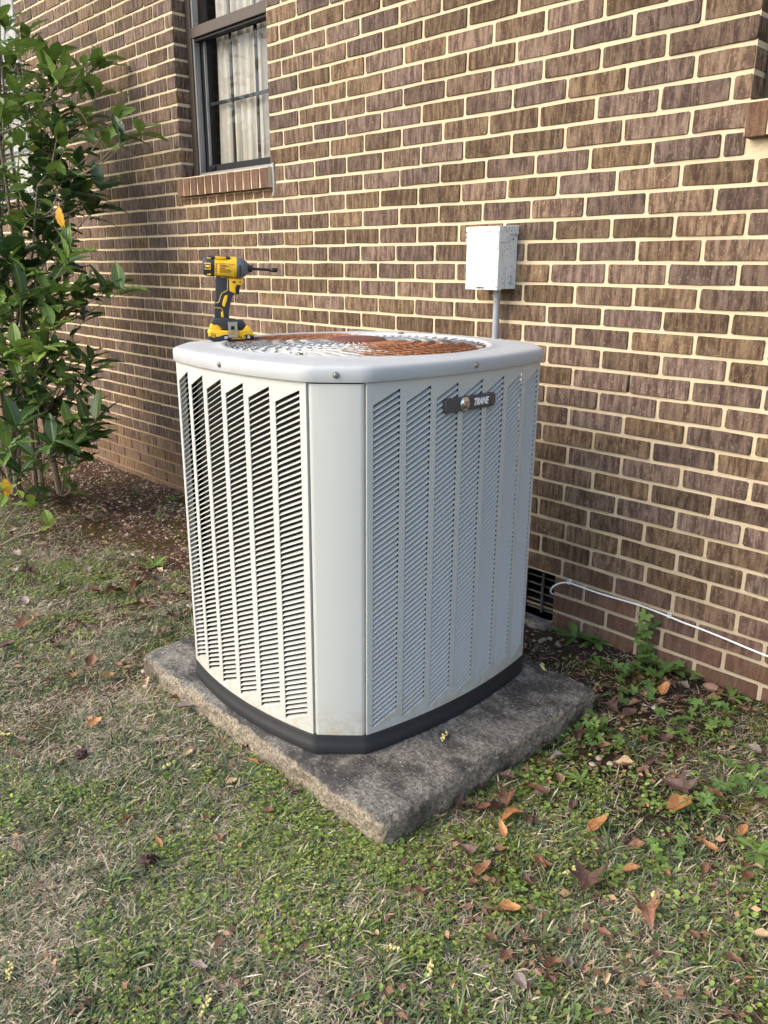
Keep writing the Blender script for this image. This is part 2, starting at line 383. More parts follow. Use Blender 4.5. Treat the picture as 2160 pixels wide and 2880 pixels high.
def box_mat():
    n = NT('spotted_white_enamel'); p = n.pos
    c = n.mix(n.noise(p, 18, 3), (.66, .68, .66), (.76, .77, .74))
    v = n.node('ShaderNodeTexVoronoi'); n.put(v.inputs['Vector'], p); v.inputs['Scale'].default_value = 105
    sp = n.math('MULTIPLY', n.ramp(v.outputs['Distance'], .34, .24), n.ramp(n.sep(v.outputs['Color'])[0], .62, .68))
    c = n.mix(n.math('MULTIPLY', sp, .9), c, (.12, .12, .12))
    run = n.math('MULTIPLY', n.ramp(n.noise(n.mapv(p, (70, 70, 9)), 1.0, 2), .62, .68), n.ramp(n.noise(p, 12), .45, .6))
    c = n.mix(n.math('MULTIPLY', run, .75), c, (.30, .30, .29))
    return n.set(c, .45, 0, n.bump(n.noise(p, 400, 2), .1, .0006))
BOXM = box_mat()
CONDUIT = simple('grey_conduit', (.33, .34, .36), .5, 0, 50, .1, .1)
CABLE = simple('white_cable', (.80, .80, .77), .4, 0, 60, .1, .05)
IRON = simple('rough_cast_iron', (.085, .078, .070), .85, 0, 120, .9, .5)
YEL = simple('tool_yellow', (.82, .47, .015), .4, 0, 40, .08, .06)
RUBBER = simple('black_rubber', (.026, .028, .033), .6, 0, 90, .4, .15)
BLACKP = simple('black_plastic', (.012, .012, .014), .35, 0, 60, .1, .1)
NOSEM = simple('grey_gearcase', (.17, .18, .20), .42, .5, 50, .3, .15)
STEELD = simple('dark_steel', (.055, .045, .045), .35, .9, 60, .2, .2)
CLIPM = simple('clip_steel', (.45, .40, .35), .32, .9, 50, .1, .1)
REDINK = simple('red_ink', (.55, .05, .03), .5)
BROWNINK = simple('dark_ink', (.05, .035, .01), .5)
SEED = simple('seed_ball', (.065, .035, .028), .9, 0, 90, .5, .3)
CATK = leafy('pale_catkin', [(0, (.45, .40, .14)), (1, (.66, .60, .28))], .8, .1)
# ================================================================ GROUND
def gh(x, y):
    h = .012*mnoise.noise((x*1.1, y*1.1, 3.1)) + .006*mnoise.noise((x*5, y*5, 7.7)) + .003*mnoise.noise((x*16, y*16, 1.3))
    if x < -.4: h -= .035*min(1, (-.4-x)/1.2)*(max(0, 1-abs(y+.3)/1.2))
    if y > -.25 and x > .9: h += .018*(1-(-y/.25)) if y < 0 else .018
    return h - .004
def build_ground():
    nx, ny = 330, 150
    xs = np.linspace(-6.5, 4.2, nx); ys = np.linspace(-4.2, .06, ny)
    V = [(x, y, gh(x, y)) for y in ys for x in xs]
    Fs = [(j*nx+i, j*nx+i+1, (j+1)*nx+i+1, (j+1)*nx+i) for j in range(ny-1) for i in range(nx-1)]
    tag(obj('ground', mesh_from('ground', V, Fs, SOIL, smooth=True)), kind='structure')
    far = MB(); far.add([(-90, -90, -.06), (90, -90, -.06), (90, .2, -.06), (-90, .2, -.06)], [(0, 1, 2, 3)])
    n = NT('distant_lawn'); p = n.pos
    FAR = n.set(n.mix(n.noise(p, 8, 6, .8), (.06, .08, .025), (.20, .19, .09)), .95)
    tag(far.build('lawn', FAR), kind='structure')
build_ground()

# ================================================================ HOUSE
house = tag(empty('brick_house', (0, 0, 0)), 'brown brick house wall with pale mortar joints and bronze framed windows', 'house')
DX = {0:.236,1:.144,2:.24,3:.062,4:.142,5:.105,6:.041,7:-.04,8:-.029,9:-.093,10:-.242,11:-.194,12:-.234,13:-.223,14:-.171,15:-.086,16:-.045,17:-.026,18:-.093,19:-.1,20:-.014,21:.024,22:-.074,23:-.036,24:.249,25:.303,26:.221,27:.042,28:-.107}
DZ = {0:-.085,1:-.053,2:-.05,3:-.05,4:-.033,5:.015,6:.051,7:.06,8:.099,9:.081,10:.068,11:.064,12:.06,13:.049,14:-.009,15:-.018,16:-.011,17:-.021,18:-.039,19:-.052,20:-.063,21:-.056,22:-.051,23:-.036,24:-.012,25:.012,26:.014,27:.038,28:.029}
def dxr(r):
    if r in DX: return DX[r]
    rr = random.Random(r*31+5); return rr.uniform(-.2, .25)
def dzr(r): return DZ.get(r, -.085 if r < 0 else .03)
def bed(r): return (30 - r - (dzr(r-1)+dzr(r))/2)*U       # height of the joint above row r
HALF = 1.5414*U; JT = .0054; JH = .0056
X0, X1 = -5.4, 3.3
ROWT, ROWB = -24, 31
ZS = 1.652
ZTOP = 3.15
OPEN = [(-1.553, -.800, 1.56, ZTOP), (1.283, 2.25, 1.56, ZTOP), (-4.45, -3.425, 1.56, ZTOP), (.395, .802, .018, bed(27)-.002)]
SILLS = [(-1.553, -.780), (1.287, 2.27), (-4.47, -3.405)]
CRACKX = (10*1.5414+DX[16])*U
OPEN_M = OPEN + [(CRACKX-.0045, CRACKX+.0045, bed(17)+JT, bed(16)-JT)]
# ---- mortar
wall = empty('wall', parent=house)
tag(wall, kind='structure')
def mortar():
    xs = sorted({X0, X1, *[v for o in OPEN_M for v in o[:2]]}); zs = sorted({-.12, bed(ROWT), *[v for o in OPEN_M for v in o[2:]]})
    def inopen(x, z): return any(o[0] < x < o[1] and o[2] < z < o[3] for o in OPEN_M)
    m = MB(); yf = .0035; yb = .10
    solid = {}
    for i in range(len(xs)-1):
        for k in range(len(zs)-1):
            solid[i, k] = not inopen((xs[i]+xs[i+1])/2, (zs[k]+zs[k+1])/2)
    for (i, k), s in solid.items():
        if not s: continue
        a, b, c, d = xs[i], xs[i+1], zs[k], zs[k+1]
        m.add([(a,yf,c),(b,yf,c),(b,yf,d),(a,yf,d)], [(0,1,2,3)])
        if not solid.get((i+1, k), True): m.add([(b-.003,yf,c),(b-.003,yb,c),(b-.003,yb,d),(b-.003,yf,d)], [(0,1,2,3)])
        if not solid.get((i-1, k), True): m.add([(a+.003,yf,c),(a+.003,yb,c),(a+.003,yb,d),(a+.003,yf,d)], [(3,2,1,0)])
        if not solid.get((i, k+1), True): m.add([(a,yf,d),(b,yf,d),(b,yb,d),(a,yb,d)], [(0,1,2,3)])
        if not solid.get((i, k-1), True): m.add([(a,yf,c),(b,yf,c),(b,yb,c),(a,yb,c)], [(3,2,1,0)])
    m.build('mortar', MORTAR, wall, fixn=False)
    bk = MB(); bk.box(X0, .36, .12, 3.2, -.1, 3.8); bk.box(.84, X1, .12, 3.2, -.1, 3.8)
mortar()
# ---- bricks
def brick_mesh(L, H, seed, D=.10, mat=BRICK):
    """rounded, slightly ragged front face; origin at the centre of the front face"""
    rr = random.Random(seed); a, b = L/2, H/2; c = .004
    P = [(-a, -b+c), (-a+c, -b), (0, -b), (a-c, -b), (a, -b+c), (a, b-c), (a-c, b), (0, b), (-a+c, b), (-a, b-c)]
    j = lambda s: rr.uniform(-s, s)
    O = [(x+j(.0012), z+j(.0015)) for x, z in P]
    V = [(x*.988, -.0005+j(.0006), z*.955) for x, z in O] + [(x, .0022, z) for x, z in O] + [(x, D, z) for x, z in O]
    Fs = [tuple(range(10))]
    for k in range(10):
        q = (k+1) % 10
        Fs.append((k, k+10, q+10, q)); Fs.append((k+10, k+20, q+20, q+10))
    me = mesh_from('brick', V, Fs, mat, smooth=True, sharp=50); return me
def brick_geo(L, H, seed, D=.10):
    me = brick_mesh(L, H, seed, D); V = np.array([v.co[:] for v in me.vertices]); Fs = [tuple(p.vertices) for p in me.polygons]
    bpy.data.meshes.remove(me); return V, Fs
bricks = []
for r in range(ROWT, ROWB):
    zt, zb = bed(r)-JT, bed(r+1)+JT; zc = (zt+zb)/2; H = zt-zb
    rr = random.Random(r*7+1)
    c = int(X0/HALF)-2
    if (c-r) % 2: c += 1
    joints = []
    while True:
        x = c*HALF + dxr(r)*U + (rr.uniform(-.0025, .0025))
        if x > X1+.3: break
        joints.append(x); c += 2
    runs = [(X0, X1)]
    for (a, b, z0, z1) in OPEN:
        if (z0 if z0 < 1 else 1.535) < zc < z1:
            new = []
            for (p, q) in runs:
                if b <= p or a >= q: new.append((p, q)); continue
                if a > p: new.append((p, a))
                if b < q: new.append((b, q))
            runs = new
    for (p, q) in runs:
        cuts = [p] + [x for x in joints if p+.045 < x < q-.045] + [q]
        for i in range(len(cuts)-1):
            a = cuts[i] + (JH if i > 0 else 0); b = cuts[i+1] - (JH if i < len(cuts)-2 else 0)
            bricks.append((a, b, zb, zt, r))
    # low cut course right under the window sills
def on_screen(x, z):
    u, v = project((x, 0, z)); return -40 < u < 2200 and -60 < v < 2940, u, v
vis = []
for i, (a, b, zb, zt, r) in enumerate(bricks):
    x, z = (a+b)/2, (zb+zt)/2
    ok, u, v = on_screen(x, z)
    if not ok: continue
    if 560 < u < 1490 and v > 1010: continue
    if u < 90 and z < 2.6: continue
    d = (Vector((x, 0, z))-CAM).length
    cosang = abs(CAM.y)/d
    vis.append(((b-a)*cosang/d/d, i))
vis.sort(reverse=True); single = {i for _, i in vis[:286]}
FULL = [brick_mesh(2*HALF-2*JH, U-2*JT, 100+i) for i in range(14)]
rest_V, rest_F, rest_r = [], [], []
for i, (a, b, zb, zt, r) in enumerate(bricks):
    L, H = b-a, zt-zb; xc, zc = (a+b)/2, (zb+zt)/2
    rr = random.Random(i*3+11); dy = rr.uniform(-.0016, .0016)
    tilt = rr.uniform(-.006, .006)
    if i in single:
        full = abs(L-(2*HALF-2*JH)) < .02
        me = FULL[rr.randrange(14)] if full else brick_mesh(L, H, i)
        o = obj('brick', me, wall, (xc, dy, zc), (0, tilt, 0), (L/(2*HALF-2*JH) if full else 1, 1, H/(U-2*JT) if full else 1))
    else:
        V, Fs = brick_geo(L, H, i)
        V = V + np.array([xc, dy, zc]); n = sum(len(v) for v in rest_V)
        rest_V.append(V); rest_F += [tuple(k+n for k in f) for f in Fs]; rest_r += [rr.random()]*len(V)
me = mesh_from('brick', np.concatenate(rest_V), rest_F, BRICK, smooth=True, sharp=50)
at = me.attributes.new('brnd', 'FLOAT', 'POINT'); at.data.foreach_set('value', rest_r)
tag(obj('brick', me, wall), kind='stuff')
# small cut bricks filling the strip below the left window sill
# ---- sills: bricks on edge, sloping, standing proud of the wall
def sill(xa, xb, parent):
    s = empty('window_sill', (0, 0, 0), 0, parent)
    m = MB(); m.box(xa+.004, xb-.004, -.0285, .085, 1.561, 1.6445); m.build('mortar', MORTAR, s)
    n = int(round((xb-xa)/.0665)); w = (xb-xa)/n
    for i in range(n):
        x = xa+w*(i+.5); b = MB(); hw = w/2-.0052; rr = random.Random(i*9+int(xa*100))
        e = lambda t: t+rr.uniform(-.0012, .0012)
        b.add([(-hw, e(-.031), -.046), (hw, e(-.031), -.046), (hw, .085, -.046), (-hw, .085, -.046),
               (-hw, e(-.035), .036), (hw, e(-.035), .036), (hw, .085, .049), (-hw, .085, .049)],
              [(0,3,2,1),(4,5,6,7),(0,1,5,4),(1,2,6,5),(2,3,7,6),(3,0,4,7)])
        b.build('brick', SILLB, s, smooth=True, bevel=.0022, seg=1, loc=(x, 0, 1.604+rr.uniform(-.001, .001)))
    return s
def undersill(xa, xb):
    # closing pieces between sill and the course below
    zt, zb = 1.554, bed(7)+JT
    n = int((xb-xa)/.073); w = (xb-xa)/n; m = MB()
    for i in range(n):
        V, Fs = brick_geo(w-.011, zt-zb-.004, 900+i, .05)
        m.add(V+np.array([xa+w*(i+.5), .001, (zt+zb)/2]), Fs)
    m.build('cut_brick', SILLB, wall, smooth=True, fixn=False)
# window assemblies
def window(x0, x1, parent, stop=ZTOP, y=.085):
    w = empty('window', (0, 0, 0), 0, parent)
    zb, zm = ZS+.012, 2.30
    def bar(name, xa, xb, ya, yb, za, zc, mat, bev=.002):
        return MB().box(xa, xb, ya, yb, za, zc).build(name, mat, w, bevel=bev, seg=1)
    # fixed outer frame
    bar('outer_frame', x0, x0+.042, y-.012, y+.09, zb-.014, stop, FRAME)
    bar('outer_frame', x1-.042, x1, y-.012, y+.09, zb-.014, stop, FRAME)
    bar('outer_frame', x0+.042, x1-.042, y-.006, y+.09, zb-.014, zb+.010, FRAMEL)
    bar('track', x0+.042, x0+.052, y-.004, y+.03, zb+.010, stop, FRAMEL)
    bar('track', x1-.052, x1-.042, y-.004, y+.03, zb+.010, stop, FRAMEL)
    bar('meeting_rail', x0+.042, x1-.042, y-.010, y+.030, zm-.026, zm+.022, FRAME)
    bar('meeting_rail', x0+.042, x1-.042, y+.0, y+.03, zm-.040, zm-.028, FRAMED)
    # lower sash, dark, deeper
    xa, xb = x0+.052, x1-.052
    bar('sash', xa, xa+.020, y+.032, y+.062, zb+.010, zm, FRAMED)
    bar('sash', xb-.020, xb, y+.032, y+.062, zb+.010, zm, FRAMED)
    bar('sash', xa+.020, xb-.020, y+.028, y+.062, zb+.010, zb+.046, FRAMED)
    bar('latch', xa+.055, xa+.095, y+.018, y+.028, zb+.024, zb+.040, FRAMED)
    bar('sash', xa+.0, xb, y+.034, y+.062, zm-.03, zm-.001, FRAMED)
    # screen track strip
    bar('pane_gasket', xa+.020, xa+.026, y+.036, y+.05, zb+.046, zm-.03, FRAMEL, .0005)
    ww = (xb-xa-.04)/3
    for k in (1, 2):
        bar('muntin', xa+.02+ww*k-.009, xa+.02+ww*k+.009, y+.052, y+.060, zb+.046, zm-.03, FRAMED)
        bar('muntin', xa+.02+ww*k-.009, xa+.02+ww*k+.009, y+.050, y+.058, zm+.030, stop, FRAME)
    zc = (zb+.046+zm-.03)/2
    bar('muntin', xa+.02, xb-.02, y+.0535, y+.0615, zc-.008, zc+.008, FRAMED)
    MB().box(xa+.01, xb-.01, y+.045, y+.048, zb+.04, zm-.02).build('pane', GLASS, w)
    MB().box(xa-.01, xb+.01, y+.040, y+.043, zm+.022, stop).build('pane', GLASS, w)
    # curtain: softly folded sheet behind the glass
    V, n = [], 90
    for k, zz in enumerate((ZS, 2.0, 2.4, stop)):
        for i in range(n+1):
            x = x0+.10+(x1-x0-.13)*i/n
            V.append((x + .004*math.sin(zz*3+i), y+.088+.007*math.sin(i*.75+.4*k)+.004*math.sin(i*.31+k), zz))
    Fs = [(k*(n+1)+i, k*(n+1)+i+1, (k+1)*(n+1)+i+1, (k+1)*(n+1)+i) for k in range(3) for i in range(n)]
    obj('curtain', mesh_from('curtain', V, Fs, CURTAIN, smooth=True), w)
    # room box behind
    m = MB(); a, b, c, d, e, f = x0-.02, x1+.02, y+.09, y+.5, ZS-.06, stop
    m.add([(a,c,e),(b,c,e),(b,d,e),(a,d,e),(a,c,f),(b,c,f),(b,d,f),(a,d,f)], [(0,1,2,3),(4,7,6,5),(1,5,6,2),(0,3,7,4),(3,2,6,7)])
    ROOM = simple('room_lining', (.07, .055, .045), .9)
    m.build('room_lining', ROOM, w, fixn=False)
    return w
for i, (o, s) in enumerate(zip(OPEN, SILLS)):
    w = window(o[0], o[1], house); sill(s[0], s[1], house)
    MB().box(o[0]-.001, o[1]+.001, .086, .10, 1.56, ZS+.0).build('flashing', FRAMEL, w)
undersill(-1.553, -.79); 
# pale caulk line at the right end of the left sill
MB().tube([(-.778, -.004, 1.66), (-.776, -.003, 1.60), (-.778, -.002, 1.545), (-.79, -.001, 1.526)], .006, 6).build('caulk', PUTTY, house, smooth=True)
# ---- crawl-space vent
vent = empty('foundation_vent', (0, 0, 0), 0, house)
vx0, vx1, vz0, vz1 = .398, .799, .020, bed(27)-.004
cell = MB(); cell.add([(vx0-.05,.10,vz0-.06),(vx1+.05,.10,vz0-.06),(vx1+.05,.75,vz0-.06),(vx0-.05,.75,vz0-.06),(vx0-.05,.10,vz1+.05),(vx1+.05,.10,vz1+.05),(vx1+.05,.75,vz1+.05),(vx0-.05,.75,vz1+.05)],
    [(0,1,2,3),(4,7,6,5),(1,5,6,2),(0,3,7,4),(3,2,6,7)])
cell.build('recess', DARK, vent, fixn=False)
for x in (vx0+.02, vx0+.10, vx0+.18, vx0+.256, vx0+.330, vx1-.010):
    MB().tube([(x, .040, vz0), (x, .038, (vz0+vz1)/2), (x, .040, vz1)], .0052, 6).build('grate_bar', IRON, vent, smooth=True)
for k in range(6):
    z = vz0+.008+k*(vz1-vz0-.016)/5
    MB().tube([(vx0, .047, z), (vx0+.2, .045, z+.001), (vx1, .047, z)], .0036, 6).build('grate_bar', IRON, vent, smooth=True)
MB().box(.40, .80, -.045, .09, -.02, .018).build('vent_ledge', CONC, vent, bevel=.006)

# ================================================================ CONCRETE PAD
def pad():
    x0, x1, y0, y1, z0, z1 = .132, 1.232, -1.246, -.388, -.07, .080
    st = .0066
    def axis(a, b, s): n = max(2, int((b-a)/s)); return np.linspace(a, b, n)
    xs, ys, zs = axis(x0, x1, st), axis(y0, y1, st), axis(z0, z1, st)
    idx, V, Fs = {}, [], []
    def vid(p):
        k = tuple(round(c, 5) for c in p)
        if k not in idx: idx[k] = len(V); V.append(p)
        return idx[k]
    def face(A, B, f, flip):
        for i in range(len(A)-1):
            for j in range(len(B)-1):
                q = [vid(f(A[i], B[j])), vid(f(A[i+1], B[j])), vid(f(A[i+1], B[j+1])), vid(f(A[i], B[j+1]))]
                Fs.append(tuple(q[::-1] if flip else q))
    face(xs, ys, lambda a, b: (a, b, z1), False)
    face(xs, zs, lambda a, b: (a, y0, b), False); face(xs, zs, lambda a, b: (a, y1, b), True)
    face(ys, zs, lambda a, b: (x1, a, b), False); face(ys, zs, lambda a, b: (x0, a, b), True)
    out = []; r = .020
    for p in V:
        q = Vector((min(max(p[0], x0+r), x1-r), min(max(p[1], y0+r), y1-r), min(p[2], z1-r)))
        d = Vector(p)-q
        if d.length < 1e-6: d = Vector((0, 0, 1))
        d.normalize(); P = q+d*r
        n1 = mnoise.noise(P*9); n2 = mnoise.noise(P*34); n3 = mnoise.noise(P*95)
        side = 1-max(0, d.z)
        low = side*max(0, min(1, (.055-P.z)/.05))
        amp = .0022*n1+.0018*n2+.0018*n3
        amp += side*(.005*n1+.0055*n2+.0055*n3)+low*(.006*mnoise.noise(P*14+Vector((5, 1, 2)))-.004)
        # corners worn round
        cx = min(abs(P.x-x0), abs(P.x-x1)); cy = min(abs(P.y-y0), abs(P.y-y1))
        if cx+cy < .06: amp -= (.06-(cx+cy))*.10
        out.append(P+d*amp)
    tag(obj('concrete_pad', mesh_from('concrete_pad', out, Fs, CONC, smooth=True, sharp=80)),
        'mottled grey concrete slab with worn edges under the air conditioner', 'concrete pad')
pad()
# ================================================================ AIR CONDITIONER
ac = tag(empty('air_conditioner', (.6545, -.7853, .08)), 'pale grey outdoor air conditioner with slanted louvres and rusty fan guard on top', 'air conditioner')
def acp(name, me_or_mb, mat=None, parent=None, **kw):
    o = me_or_mb.build(name, mat, None, **kw); o.parent = parent or ac
    o.matrix_parent_inverse = Matrix.Translation((-.6545, .7853, -.08)) if (parent is None or parent is ac) else Matrix()
    return o
AX0, AX1, AY0, AY1, CH, BOW = .2911, 1.0178, -1.1898, -.3809, .0906, .0335
# sides: start corner, direction, outward normal, length
SIDES = {'front': (Vector((AX0+CH, AY0, 0)), Vector((1, 0, 0)), Vector((0, -1, 0)), AX1-AX0-2*CH),
         'right': (Vector((AX1, AY0+CH, 0)), Vector((0, 1, 0)), Vector((1, 0, 0)), AY1-AY0-2*CH),
         'back': (Vector((AX1-CH, AY1, 0)), Vector((-1, 0, 0)), Vector((0, 1, 0)), AX1-AX0-2*CH),
         'left': (Vector((AX0, AY1-CH, 0)), Vector((0, -1, 0)), Vector((-1, 0, 0)), AY1-AY0-2*CH)}
def side_pt(side, s, z, d=0.0):
    o, t, n, L = SIDES[side]; u = s/L; b = BOW*4*u*(1-u); sl = BOW*4*(1-2*u)/L
    nn = (n - t*sl).normalized()
    p = o + t*s + n*b + nn*d; return Vector((p.x, p.y, z))
def outline(off=0.0, z=0.0, nb=14, rc=.012):
    """closed footprint outline, corners between side and chamfer eased"""
    pts = []
    for sd in ('front', 'right', 'back', 'left'):
        L = SIDES[sd][3]
        for i in range(nb+1):
            s = rc*.8+(L-1.6*rc)*i/nb; pts.append(side_pt(sd, s, z, off))
        a = side_pt(sd, L, z, off)
        nxt = {'front': 'right', 'right': 'back', 'back': 'left', 'left': 'front'}[sd]
        b = side_pt(nxt, 0, z, off); d = (b-a).normalized(); k = .003
        n_ = Vector((d.y, -d.x, 0))
        pts += [a+d*rc*.15-n_*.0008, a+d*rc, (a+b)/2+n_*.0006, b-d*rc, b-d*rc*.15-n_*.0008]
    return pts
def swept(prof, closed_top=False, nb=14, rc=.012):
    V, Fs = [], []; m = None
    for off, z in prof:
        o = outline(off, z, nb, rc); m = len(o); V += o
    for i in range(len(prof)-1):
        for k in range(m): Fs.append((i*m+k, i*m+(k+1) % m, (i+1)*m+(k+1) % m, (i+1)*m+k))
    return V, Fs, m
# black base ring
V, Fs, m = swept([(.000, .081), (.0045, .083), (.005, .106), (.0035, .108), (.0035, .128), (.001, .134), (-.02, .134)])
b = MB(); b.add(V, Fs); acp('base_pan', b, PLASTIC, smooth=True, sharp=40)
# corner posts
ZB, ZT = .1345, .9955
for sd, nxt in (('front', 'right'), ('right', 'back'), ('back', 'left'), ('left', 'front')):
    L = SIDES[sd][3]; a = side_pt(sd, L, 0); c = side_pt(nxt, 0, 0); d = (c-a).normalized(); n_ = Vector((d.y, -d.x, 0))
    ta = -(side_pt(sd, L, 0)-side_pt(sd, L-.01, 0)).normalized(); tb = (side_pt(nxt, .01, 0)-side_pt(nxt, 0, 0)).normalized()
    g = .0035; A, B = a-ta*0, c
    poly = [A+d*g-n_*.020, A+d*g-n_*.004, A+d*(g+.001)-n_*.0015, A+d*(g+.004)+n_*.0008, A+d*(g+.010)+n_*.002, (A+B)/2+n_*.003, B-d*(g+.010)+n_*.002, B-d*(g+.004)+n_*.0008, B-d*(g+.001)-n_*.0015, B-d*g-n_*.004, B-d*g-n_*.020]
    V = [Vector((p.x, p.y, z)) for z in (ZB, ZT-.002) for p in poly]; k = len(poly)
    Fs = [(i, i+1, k+i+1, k+i) for i in range(k-1)]
    # back plate closing the seam
    q = MB(); q.add(V, Fs); acp('corner_post', q, PAINT, smooth=True, sharp=60, fixn=False)
    w = MB(); P0, P1 = A-d*.014-n_*.026, B+d*.014-n_*.026
    w.add([(P0.x, P0.y, ZB), (P1.x, P1.y, ZB), (P1.x, P1.y, ZT), (P0.x, P0.y, ZT)], [(0, 1, 2, 3)])
    acp('seam_backing', w, DARK, fixn=False)
# louvred panels
PITCH_C, COLW, MARG, ZSL, RISE, NS = .0879, .0708, .0167, .9458, .0325, 60
ZBL = .1462; SP = (ZSL-ZBL)/NS; TH = math.atan2(RISE, COLW)
slat_single = []
def louvred(sd, ncol, fancy):
    L = SIDES[sd][3]; pan = MB(); off = .0012
    # face strips
    def quad(s0, s1, z00, z01, z10, z11, nseg=2):   # z00/z01 low/high at s0 ; z10/z11 at s1
        for i in range(nseg):
            u0, u1 = i/nseg, (i+1)/nseg; a, b = s0+(s1-s0)*u0, s0+(s1-s0)*u1
            pan.add([side_pt(sd, a, z00+(z10-z00)*u0, off), side_pt(sd, b, z00+(z10-z00)*u1, off),
                     side_pt(sd, b, z01+(z11-z01)*u1, off), side_pt(sd, a, z01+(z11-z01)*u0, off)], [(0, 1, 2, 3)])
    g = .0015; cols = [MARG+k*PITCH_C for k in range(ncol)]
    edges = [g]+[e for c in cols for e in (c, c+COLW)]+[L-g]
    for i in range(0, len(edges), 2): quad(edges[i], edges[i+1], ZB, ZT, ZB, ZT, 1)
    for c in cols:
        quad(c, c+COLW, ZSL, ZT, ZSL+RISE, ZT, 3)
        quad(c, c+COLW, ZB, ZBL, ZB, ZBL+RISE, 3)
    # returns at panel ends and slot edges give the sheet thickness
    for s in (g, L-g):
        pan.add([side_pt(sd, s, ZB, off), side_pt(sd, s, ZT, off), side_pt(sd, s, ZT, -.018), side_pt(sd, s, ZB, -.018)], [(0, 1, 2, 3)])
    for c in cols:
        for s in (c, c+COLW):
            dz = RISE if s != c else 0
            pan.add([side_pt(sd, s, ZBL+dz, off), side_pt(sd, s, ZSL+dz, off), side_pt(sd, s, ZSL+dz, -.0012), side_pt(sd, s, ZBL+dz, -.0012)], [(0, 1, 2, 3)])
        for z in (ZSL, ZBL):
            pan.add([side_pt(sd, c, z, off), side_pt(sd, c+COLW, z+RISE, off), side_pt(sd, c+COLW, z+RISE, -.0012), side_pt(sd, c, z, -.0012)], [(0, 1, 2, 3)])
    me = mesh_from('louvred_panel', pan.V, pan.F, PAINT)
    bm = bmesh.new(); bm.from_mesh(me); bmesh.ops.remove_doubles(bm, verts=bm.verts, dist=1e-5); bm.to_mesh(me); bm.free()
    me.polygons.foreach_set('use_smooth', [True]*len(me.polygons)); me.set_sharp_from_angle(angle=R(30))
    P = obj('louvred_panel', me, ac); P.matrix_parent_inverse = Matrix.Translation((-.6545, .7853, -.08))
    # slats: thin bent blades, lower edge in the sheet, upper edge set back
    prof = [(1.0, .0014), (.93, .0014), (.84, -.0002), (.70, -.0032), (.50, -.0072)]       # (fraction of pitch below slot line, depth)
    th = .0009; rest = MB()
    for ci, c in enumerate(cols):
        for j in range(NS):
            zt = ZSL - j*SP
            V = []
            for sgn in (0, -th):
                for fr, d in prof:
                    for e, s in enumerate((c-.0, c+COLW)):
                        ss = s + (.0004 if e == 0 else -.0004)
                        # upper edge is clipped back at the right end as the stamping tears free
                        V.append(side_pt(sd, ss, zt+RISE*(ss-c)/COLW - SP*fr, d+sgn))
            n = len(prof); Fs = []
            for k in range(n-1):
                Fs.append((2*k, 2*k+1, 2*k+3, 2*k+2)[::-1]); Fs.append((2*n+2*k, 2*n+2*k+1, 2*n+2*k+3, 2*n+2*k+2))
            Fs.append((0, 1, 2*n+1, 2*n)); Fs.append((2*n-2, 2*n-1, 4*n-1, 4*n-2)[::-1])
            V = [tuple(v) for v in V]
            if fancy: slat_single.append((P, V, Fs, sd, c, j))
            else: rest.add(V, Fs)
    if not fancy: 
        o = rest.build('louvre_slat', PAINT, P, smooth=True, sharp=50, fixn=False); tag(o, kind='stuff')
    return P
P_right = louvred('right', 7, True); P_front = louvred('front', 6, True)
louvred('back', 6, False); louvred('left', 7, False)
slat_single.sort(key=lambda t: (Vector(t[1][0])-CAM).length)
near = slat_single[:296]; far_ = slat_single[296:]
for P, V, Fs, sd, c, j in near:
    me = mesh_from('louvre_slat', V, Fs, PAINT, smooth=True, sharp=50)
    o = obj('louvre_slat', me, P)
for P in (P_right, P_front):
    q = MB()
    for t in far_:
        if t[0] is P: q.add(t[1], t[2])
    o = q.build('louvre_slat', PAINT, P, smooth=True, sharp=50, fixn=False); tag(o, kind='stuff')
# coil inside
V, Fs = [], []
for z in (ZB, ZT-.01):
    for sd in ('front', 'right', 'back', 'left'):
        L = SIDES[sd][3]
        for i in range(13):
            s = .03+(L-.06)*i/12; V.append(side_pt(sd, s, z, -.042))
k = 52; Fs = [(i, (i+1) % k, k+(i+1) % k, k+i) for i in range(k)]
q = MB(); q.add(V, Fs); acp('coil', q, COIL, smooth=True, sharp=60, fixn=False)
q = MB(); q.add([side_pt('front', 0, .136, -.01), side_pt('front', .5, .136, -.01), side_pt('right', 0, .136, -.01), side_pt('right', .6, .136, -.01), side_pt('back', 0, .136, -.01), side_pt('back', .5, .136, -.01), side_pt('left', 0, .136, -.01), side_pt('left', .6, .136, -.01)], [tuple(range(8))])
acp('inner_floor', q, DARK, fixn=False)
# cap: folded rim, top deck rising to a lip round the fan opening
RC = Vector((.655, -.800, 0)); RR = .345
prof = [(-.004, .9965), (.0075, .9968), (.0085, .9985), (.0088, 1.015), (.0085, 1.0215), (.0070, 1.0262), (.0040, 1.0295), (-.001, 1.0315), (-.008, 1.0328)]
V, Fs, m = swept(prof, nb=20, rc=.02)
base = outline(-.008, 1.0328, 20, .02)
def ringpt(p, rr_, z):
    d = Vector((p.x-RC.x, p.y-RC.y, 0)).normalized(); return Vector((RC.x+d.x*rr_, RC.y+d.y*rr_, z))
prev = len(prof)-1
rings = [(.35, None, 1.0345), (.75, None, 1.0362), (.97, None, 1.0372)]
V2 = []
for f, _, z in rings:
    for p in base:
        t = ringpt(p, RR+.022, z); V2.append(Vector((p.x+(t.x-p.x)*f, p.y+(t.y-p.y)*f, z)))
for rr_, z in ((RR+.018, 1.0395), (RR+.012, 1.0402), (RR+.006, 1.0388), (RR+.002, 1.0350), (RR+.001, 1.030), (RR, .990)):
    for p in base: V2.append(ringpt(p, rr_, z))
V += V2; nr = len(prof)+len(V2)//m
